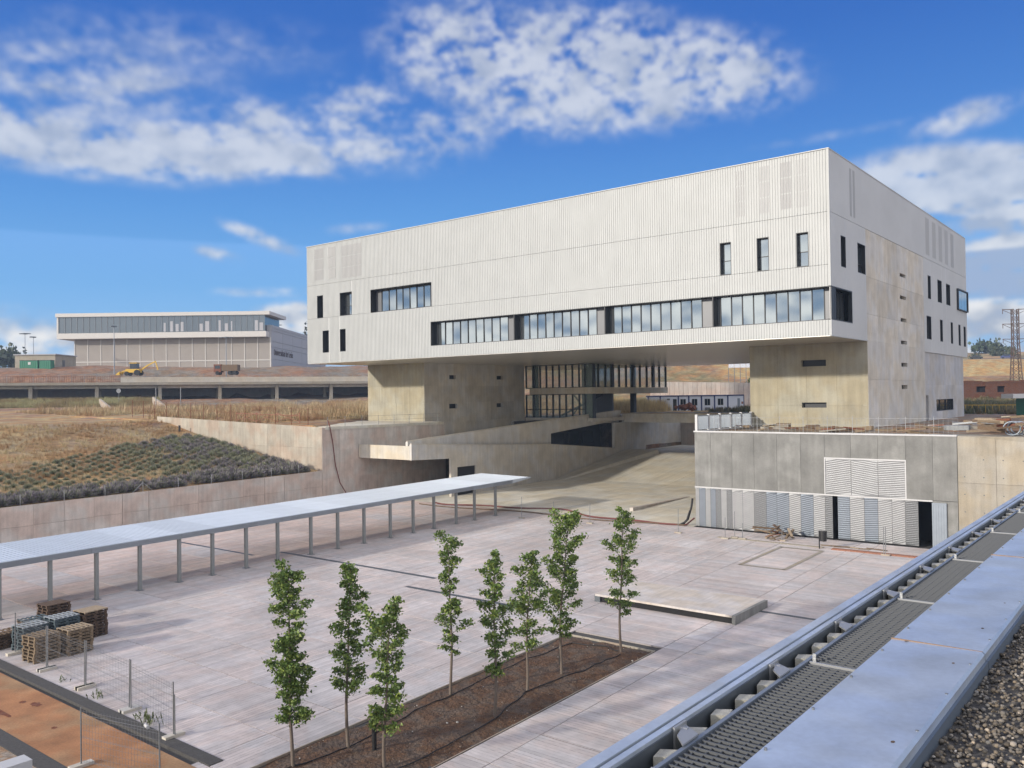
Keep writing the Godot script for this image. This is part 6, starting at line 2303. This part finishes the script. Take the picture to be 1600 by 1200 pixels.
	k = MB.new()
	k.bar(Vector3(0, 0, 0), Vector3(0, 3.2, 0), 0.05, 6)
	part(rs, "post", k, mats.galv)
	k = MB.new()
	k.bar(Vector3(0, 3.1, 0.05), Vector3(0, 3.1, 0.1), 0.5, 14)
	part(rs, "disc", k, mats.galv)
	for e in [[-166.0, -90.5, "thin pole on the red earth, the left one of two"], [-160.0, -92.5, "thin pole on the red earth, the right one of two"]]:
		k = MB.new()
		var y := land(e[0], e[1])
		k.bar(Vector3(e[0], y, e[1]), Vector3(e[0], y + 4.0, e[1]), 0.09, 6)
		single("marker_pole", e[2], "pole", k, mats.galv, Vector3(e[0], y, e[1]))

# ---------------------------------------------------------------- small things on the plaza and terrace
func build_small_things() -> void:
	# raised concrete platform, the shaded gap below painted as a black fill
	var pf := thing("raised_platform", "low raised concrete platform with a painted dark gap under its front edge", "platform", Vector3(-21.5, 0.3, -41))
	var k := MB.new()
	var uv := [Vector2(0.1, 0.1), Vector2(0.9, 0.1), Vector2(0.9, 0.5), Vector2(0.1, 0.5)]
	k.quad_uv(Vector3(-25.5, 0.74, -38.9), Vector3(-17.6, 0.74, -38.9), Vector3(-17.6, 0.74, -42.9), Vector3(-25.5, 0.74, -42.9), uv[0], uv[1], uv[2], uv[3])
	k.quad_uv(Vector3(-25.5, 0.63, -38.9), Vector3(-17.6, 0.63, -38.9), Vector3(-17.6, 0.74, -38.9), Vector3(-25.5, 0.74, -38.9), uv[0], uv[1], uv[1], uv[0])
	wpart(pf, "platform_top", k, mats.slab_pale)
	k = MB.new()
	k.box(Vector3(-17.6, 0.2, -42.9), Vector3(-17.42, 0.745, -38.88))
	wpart(pf, "end_wall", k, mats.precast_2)
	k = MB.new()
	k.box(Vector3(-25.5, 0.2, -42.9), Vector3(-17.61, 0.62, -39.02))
	wpart(pf, "gap_shade", k, mats.painted_shade)
	k = MB.new()
	k.box(Vector3(-25.55, 0.2, -39.3), Vector3(-25.2, 0.7, -38.92))
	wpart(pf, "end_post", k, mats.steel_dark)
	# square frame marked on the paving
	k = MB.new()
	for r in [[-22.9, -51.95, -19.9, -51.7], [-22.9, -58.9, -19.9, -58.65], [-22.95, -58.9, -22.7, -51.7], [-20.05, -58.9, -19.8, -51.7]]:
		k.quad(Vector3(r[0], G(r[3]) + 0.022, r[3]), Vector3(r[2], G(r[3]) + 0.022, r[3]), Vector3(r[2], G(r[1]) + 0.022, r[1]), Vector3(r[0], G(r[1]) + 0.022, r[1]))
	struct("paving_frame", "reddish rectangular inlay frame in the paving before the precast wall", k, mats.tan_0)
	k = MB.new()
	k.box(Vector3(-19.6, G(-60) - 0.02, -60.1), Vector3(-13.4, G(-60) + 0.07, -59.6))
	single("terracotta_edging", "terracotta edging strip lying before the metal doors", "edging", k, mats.terracotta, Vector3(-16.5, 0.66, -59.8))
	k = MB.new()
	k.box(Vector3(-28.2, G(-60) - 0.02, -60.3), Vector3(-20.3, G(-60) + 0.03, -59.9))
	single("terracotta_edging", "reddish earth strip along the foot of the metal doors", "edging", k, mats.tan_0, Vector3(-24, 0.66, -60.0))
	# bin
	var bn := thing("litter_bin", "black litter bin on a post before the metal doors", "bin", Vector3(-20.18, G(-59.6), -59.6))
	k = MB.new()
	k.bar(Vector3(-0.22, 0, 0), Vector3(-0.22, 1.25, 0), 0.04, 8)
	part(bn, "post", k, mats.black_paint)
	k = MB.new()
	k.bar(Vector3(0.05, 0.55, 0), Vector3(0.05, 1.25, 0), 0.23, 14, 0.26)
	part(bn, "bucket", k, mats.black_paint)
	# hoses across the plaza
	var h1 := []
	var h2 := []
	for i in 40:
		var t := i / 39.0
		var x := lerpf(-61.5, -32.6, t)
		var z := -64.0 + 1.1 * sin(t * 9.0 + 0.4) + 0.5 * sin(t * 21.0)
		h1.append(Vector3(x, G(z) + 0.09, z))
		var z2 := -61.6 - 1.2 * t + 0.45 * sin(t * 11.0)
		h2.append(Vector3(x, G(z2) + 0.08, z2))
	h1.append(Vector3(-32.2, 1.3, -64.2))
	k = MB.new()
	k.tube(h1, 0.07, 6)
	single("site_hose", "dark red site hose snaking across the end of the plaza", "hose", k, mats.hose_red, h1[0])
	k = MB.new()
	k.tube(h2, 0.05, 6)
	single("site_hose", "thin brownish hose lying in front of the dark red hose", "hose", k, mats.wood_1, h2[0])
	k = MB.new()
	k.tube([Vector3(-32.9, 0.8, -63.4), Vector3(-32.4, 1.3, -63.45), Vector3(-32.1, 2.3, -63.5), Vector3(-32.0, 3.0, -63.52)], 0.09, 6)
	k.tube([Vector3(-33.1, 0.8, -63.3), Vector3(-32.5, 1.1, -63.35), Vector3(-32.2, 2.0, -63.4)], 0.07, 6)
	single("cable_bundle", "black cables hanging at the left corner of the precast wall", "cable", k, mats.hose_black, Vector3(-32.5, 0.8, -63.4))
	# stakes of a temporary line
	var sl := [[-51.2, -61.5, 1.0], [-46.8, -59.7, 1.9], [-43.9, -60.5, 1.6], [-40.0, -60.4, 1.7], [-31.55, -60.1, 1.9], [-27.45, -59.7, 1.6], [-27.0, -60.4, 2.0], [-26.3, -60.2, 1.2], [-23.6, -61.0, 1.3], [-16.0, -59.5, 1.9]]
	var sn := ["short stake just right of the last canopy post", "taller stake among the hoses, second from the canopy", "stake among the hoses right of centre", "stake behind the tallest ginkgo's top", "stake with a pale foot near the precast wall's left corner", "left stake of three in front of the first metal doors", "tallest stake of three in front of the first metal doors", "shortest stake of three in front of the first metal doors", "stake standing in the debris heap", "double stake with a pale foot before the last metal doors"]
	for i in sl.size():
		var s: Array = sl[i]
		var o := thing("fence_stake", sn[i], "stake", Vector3(s[0], G(s[1]), s[1]), "stakes along the end of the plaza")
		k = MB.new()
		k.bar(Vector3.ZERO, Vector3(0.02, s[2], 0), 0.026, 6)
		if i == 9:
			k.bar(Vector3(-0.12, 0, 0), Vector3(-0.1, s[2], 0), 0.026, 6)
		part(o, "post", k, mats.galv)
		k = MB.new()
		k.box(Vector3(-0.28, 0, -0.12), Vector3(0.28, 0.1, 0.12))
		part(o, "foot", k, mats.bright_0)
	k = MB.new()
	k.bar(Vector3(-51.2, G(-61.5) + 0.9, -61.5), Vector3(-46.8, G(-59.7) + 1.0, -59.7), 0.006)
	k.bar(Vector3(-46.8, G(-59.7) + 1.0, -59.7), Vector3(-40.0, G(-60.4) + 1.0, -60.4), 0.006)
	single("string_line", "thin string tied between the stakes", "string", k, mats.galv, Vector3(-46, 1.6, -60))
	# heap of planks and scrap before the doors
	var r := RandomNumberGenerator.new()
	r.seed = 31
	var sp0 := ["reddish brown plank", "brown plank", "dark weathered plank", "pale plank", "rusty iron bar"]
	for i in 14:
		k = MB.new()
		var pick := r.randi() % 5
		var c := Vector3(-24.3 + r.randf_range(-1.1, 1.1), G(-61.5) + r.randf_range(0.08, 0.75), -61.6 + r.randf_range(-0.7, 0.7))
		k.obox(Vector3.ZERO, Vector3(r.randf_range(0.6, 1.9), r.randf_range(0.03, 0.12), r.randf_range(0.08, 0.22)), Basis.from_euler(Vector3(r.randf_range(-0.3, 0.3), r.randf() * TAU, r.randf_range(-0.35, 0.35))))
		var o := single("scrap_plank", sp0[pick] + " in the loose heap before the metal doors", "plank", k, mats[["wood_0", "wood_1", "wood_2", "wood_pale", "rust"][pick]], Vector3.ZERO, "scrap in the heap before the doors")
		o.position = c
	for i in 5:
		k = MB.new()
		var c := Vector3(-20.0 + i * 0.75, G(-60.9) + 0.05, -60.9 + r.randf_range(-0.25, 0.25))
		k.obox(Vector3.ZERO, Vector3(r.randf_range(0.7, 1.6), 0.05, 0.12), Basis(Vector3.UP, r.randf_range(-0.3, 0.3)))
		var o := single("scrap_plank", ["reddish plank", "brown plank", "pale plank"][i % 3] + " lying flat beside the terracotta edging", "plank", k, mats[["wood_0", "wood_1", "wood_pale"][i % 3]], Vector3.ZERO, "planks beside the terracotta edging")
		o.position = c
	# building rubbish on the terrace above the precast wall
	for i in 120:
		k = MB.new()
		var right := i > 34
		var x := r.randf_range(-16.0, -6.0) if right else r.randf_range(-30.5, -17.0)
		var z := r.randf_range(-80.0, -64.6) if right else r.randf_range(-73.0, -65.5)
		var hgt := r.randf_range(0.05, 1.0) if right else r.randf_range(0.03, 0.25)
		if right and x < -13.0:
			hgt *= 0.6
		var big := r.randf()
		k.obox(Vector3.ZERO, Vector3(r.randf_range(0.5, 2.0), r.randf_range(0.05, 0.2) + (0.15 if big > 0.85 else 0.0), r.randf_range(0.12, 0.5)), Basis.from_euler(Vector3(r.randf_range(-0.12, 0.12), r.randf_range(-0.7, 0.7), r.randf_range(-0.15, 0.15))))
		var names_ := {"wood_pale": "pale board", "wood_0": "reddish brown board", "tan_1": "tan slab", "tan_0": "tan slab", "wood_1": "dark brown board", "galv": "grey metal sheet", "rust": "rusty iron sheet"}
		var mt: String = ["wood_pale", "wood_0", "tan_1", "wood_1", "galv", "rust", "wood_0", "wood_1", "wood_pale"][r.randi() % 9] if right else ["rust", "wood_0", "tan_0", "wood_1"][r.randi() % 4]
		var o := single("scrap_board", names_[mt] + (" thrown on the untidy heap at the terrace's right end" if right else " lying on the terrace before the right tower"), "scrap", k, mats[mt], Vector3.ZERO, "scrap heaped at the terrace's right end" if right else "scrap strewn over the terrace")
		o.position = Vector3(x, 8.48 + hgt, z)
	k = MB.new()
	for e in 3:
		for s in 16:
			var a0 := TAU * s / 16.0
			var a1 := TAU * (s + 1) / 16.0
			var c := Vector3(-9.4 + e * 0.18, 8.95, -65.4 - e * 0.3)
			k.bar(c + Vector3(cos(a0) * 0.5, sin(a0) * 0.45, 0), c + Vector3(cos(a1) * 0.5, sin(a1) * 0.45, 0), 0.05, 6)
	single("cable_coil", "coil of grey cable at the top of the tan wall", "cable", k, mats.galv_blue, Vector3(-9.2, 8.5, -65.6))
	k = MB.new()
	k.obox(Vector3(-6.6, 8.75, -65.2), Vector3(3.4, 0.25, 1.4), Basis(Vector3.FORWARD, 0.05))
	single("white_sheet", "white sheet laid over boards at the top of the tan wall", "sheet", k, mats.plastic_sheet, Vector3(-6.6, 8.5, -65.2))
	# site hut and fence at the far right
	var sh := thing("site_box", "teal and white site box at the picture's right edge beyond the terrace", "box", Vector3(-14.6, 8.2, -112.0), "", 0.67)
	lpart(sh, "body", Vector3(0, 0, -2), Vector3(3.0, 2.4, 0), mats.green_paint)
	lpart(sh, "roof", Vector3(-1.6, 2.4, -2.2), Vector3(3.2, 2.9, 0.2), mats.plastic_sheet)
	var yf := thing("yellow_railing", "low yellow railing before the rough bank, right of the building", "railing", Vector3(-22, 8.4, -128))
	k = MB.new()
	for i in 14:
		k.bar(Vector3(-27.0 + i * 0.8, 8.3, -128.0), Vector3(-27.0 + i * 0.8, 9.6, -128.0), 0.04)
	k.bar(Vector3(-27.0, 9.6, -128.0), Vector3(-16.6, 9.6, -128.0), 0.06)
	wpart(yf, "rails", k, mats.yellow)
	# scrub on the rough bank at the right
	var mm := MultiMesh.new()
	mm.transform_format = MultiMesh.TRANSFORM_3D
	mm.use_colors = true
	var g := MB.new()
	for i in 30:
		var a := r.randf() * TAU
		var b := Vector3(cos(a), 0, sin(a)) * r.randf_range(0.0, 0.4)
		var tip := b * 1.6 + Vector3(0, r.randf_range(0.2, 0.7), 0)
		var sd := Vector3(-sin(a), 0, cos(a)) * 0.07
		g.tri(b - sd, b + sd, tip)
	mm.mesh = g.mesh()
	mm.mesh.surface_set_material(0, mats.leaf)
	mm.instance_count = 4200
	for i in 4200:
		var x := r.randf_range(-60.0, -8.0)
		var z := r.randf_range(-196.0, -124.0)
		var s := r.randf_range(0.8, 1.9)
		mm.set_instance_transform(i, Transform3D(Basis(Vector3.UP, r.randf() * TAU).scaled(Vector3(s, s, s)), Vector3(x, land(x, z) - 0.05, z)))
		var e := r.randf_range(0.6, 1.3)
		mm.set_instance_color(i, Color(0.16 * e, 0.125 * e, 0.06 * e) if r.randf() < 0.6 else Color(0.09 * e, 0.10 * e, 0.045 * e))
	var mi := MultiMeshInstance3D.new()
	mi.name = "scrub"
	mi.multimesh = mm
	add_child(mi)
	tag(mi, "dry brown and green scrub on the rough bank behind the building", "scrub", "", "stuff")
	# props and rubble by the underpass
	k = MB.new()
	for i in 3:
		k.bar(Vector3(-50.0 + i * 1.6, 3.6, -108.0), Vector3(-50.0 + i * 1.6, 7.7, -108.5), 0.08, 6)
	k.bar(Vector3(-50.0, 3.6, -107.0), Vector3(-47.0, 7.6, -109.0), 0.06, 6)
	single("steel_props", "steel props standing in the underpass below the deck", "prop", k, mats.rust, Vector3(-50, 3.6, -108))
	for p in [[-51.5, "worker standing left under the deck"]]:
		pass
	k = MB.new()
	for i in 9:
		k.obox(Vector3(-66.0 + r.randf_range(-1.6, 1.6), 9.0 + r.randf_range(0, 0.7), -129.0 + r.randf_range(-0.8, 0.8)), Vector3(r.randf_range(0.5, 1.4), r.randf_range(0.2, 0.6), r.randf_range(0.4, 0.9)), Basis.from_euler(Vector3(r.randf(), r.randf() * TAU, r.randf())))
	single("rubble_heap", "heap of broken rubble before the site cabins", "rubble", k, mats.rust, Vector3(-66, 8.5, -129))
	# weeds along the path edging, can
	var wd := MB.new()
	for w in [[-29.4, -15.75, 26, 0.5], [-33.6, -15.85, 14, 0.3], [-36.8, -15.9, 10, 0.25], [-30.2, -15.8, 12, 0.3]]:
		for i in w[2]:
			var a := r.randf() * TAU
			var b := Vector3(w[0] + r.randfn(0, 0.22), G(w[1]), w[1] + r.randfn(0, 0.1))
			var tip := b + Vector3(cos(a) * 0.15, r.randf_range(0.4, 1.0) * w[3], sin(a) * 0.15)
			var sd := Vector3(-sin(a), 0, cos(a)) * 0.02
			wd.col = Color(0.10, 0.12, 0.05)
			wd.tri(b - sd, b + sd, tip)
			wd.tri(b.lerp(tip, 0.5) - sd * 2.0, b.lerp(tip, 0.5) + sd * 2.0, tip + sd)
	var we := single("edging_weeds", "tufts of weeds along the ochre path edging by the mesh fence", "weeds", wd, mats.leaf, Vector3(-30, 0, -15.8))
	we.set_meta("kind", "stuff")
	k = MB.new()
	k.bar(Vector3(-29.2, G(-15.5) + 0.1, -15.45), Vector3(-28.9, G(-15.5) + 0.1, -15.38), 0.065, 12)
	single("white_can", "white can lying in the weeds by the last fence panel", "can", k, mats.white_paint, Vector3(-29, 0, -15.4))
	# bollards on the upper terrace and by the porch
	for b in [[-69.2, -47.3, 0.3, "black bollard behind the canopy at the foot of the low wall"], [-96.5, -55.6, 7.4, "black bollard at the top of the lavender bank"]]:
		k = MB.new()
		k.bar(Vector3(b[0], b[2], b[1]), Vector3(b[0], b[2] + 1.15, b[1]), 0.13, 10)
		single("path_bollard", b[3], "bollard", k, mats.black_paint, Vector3(b[0], b[2], b[1]))
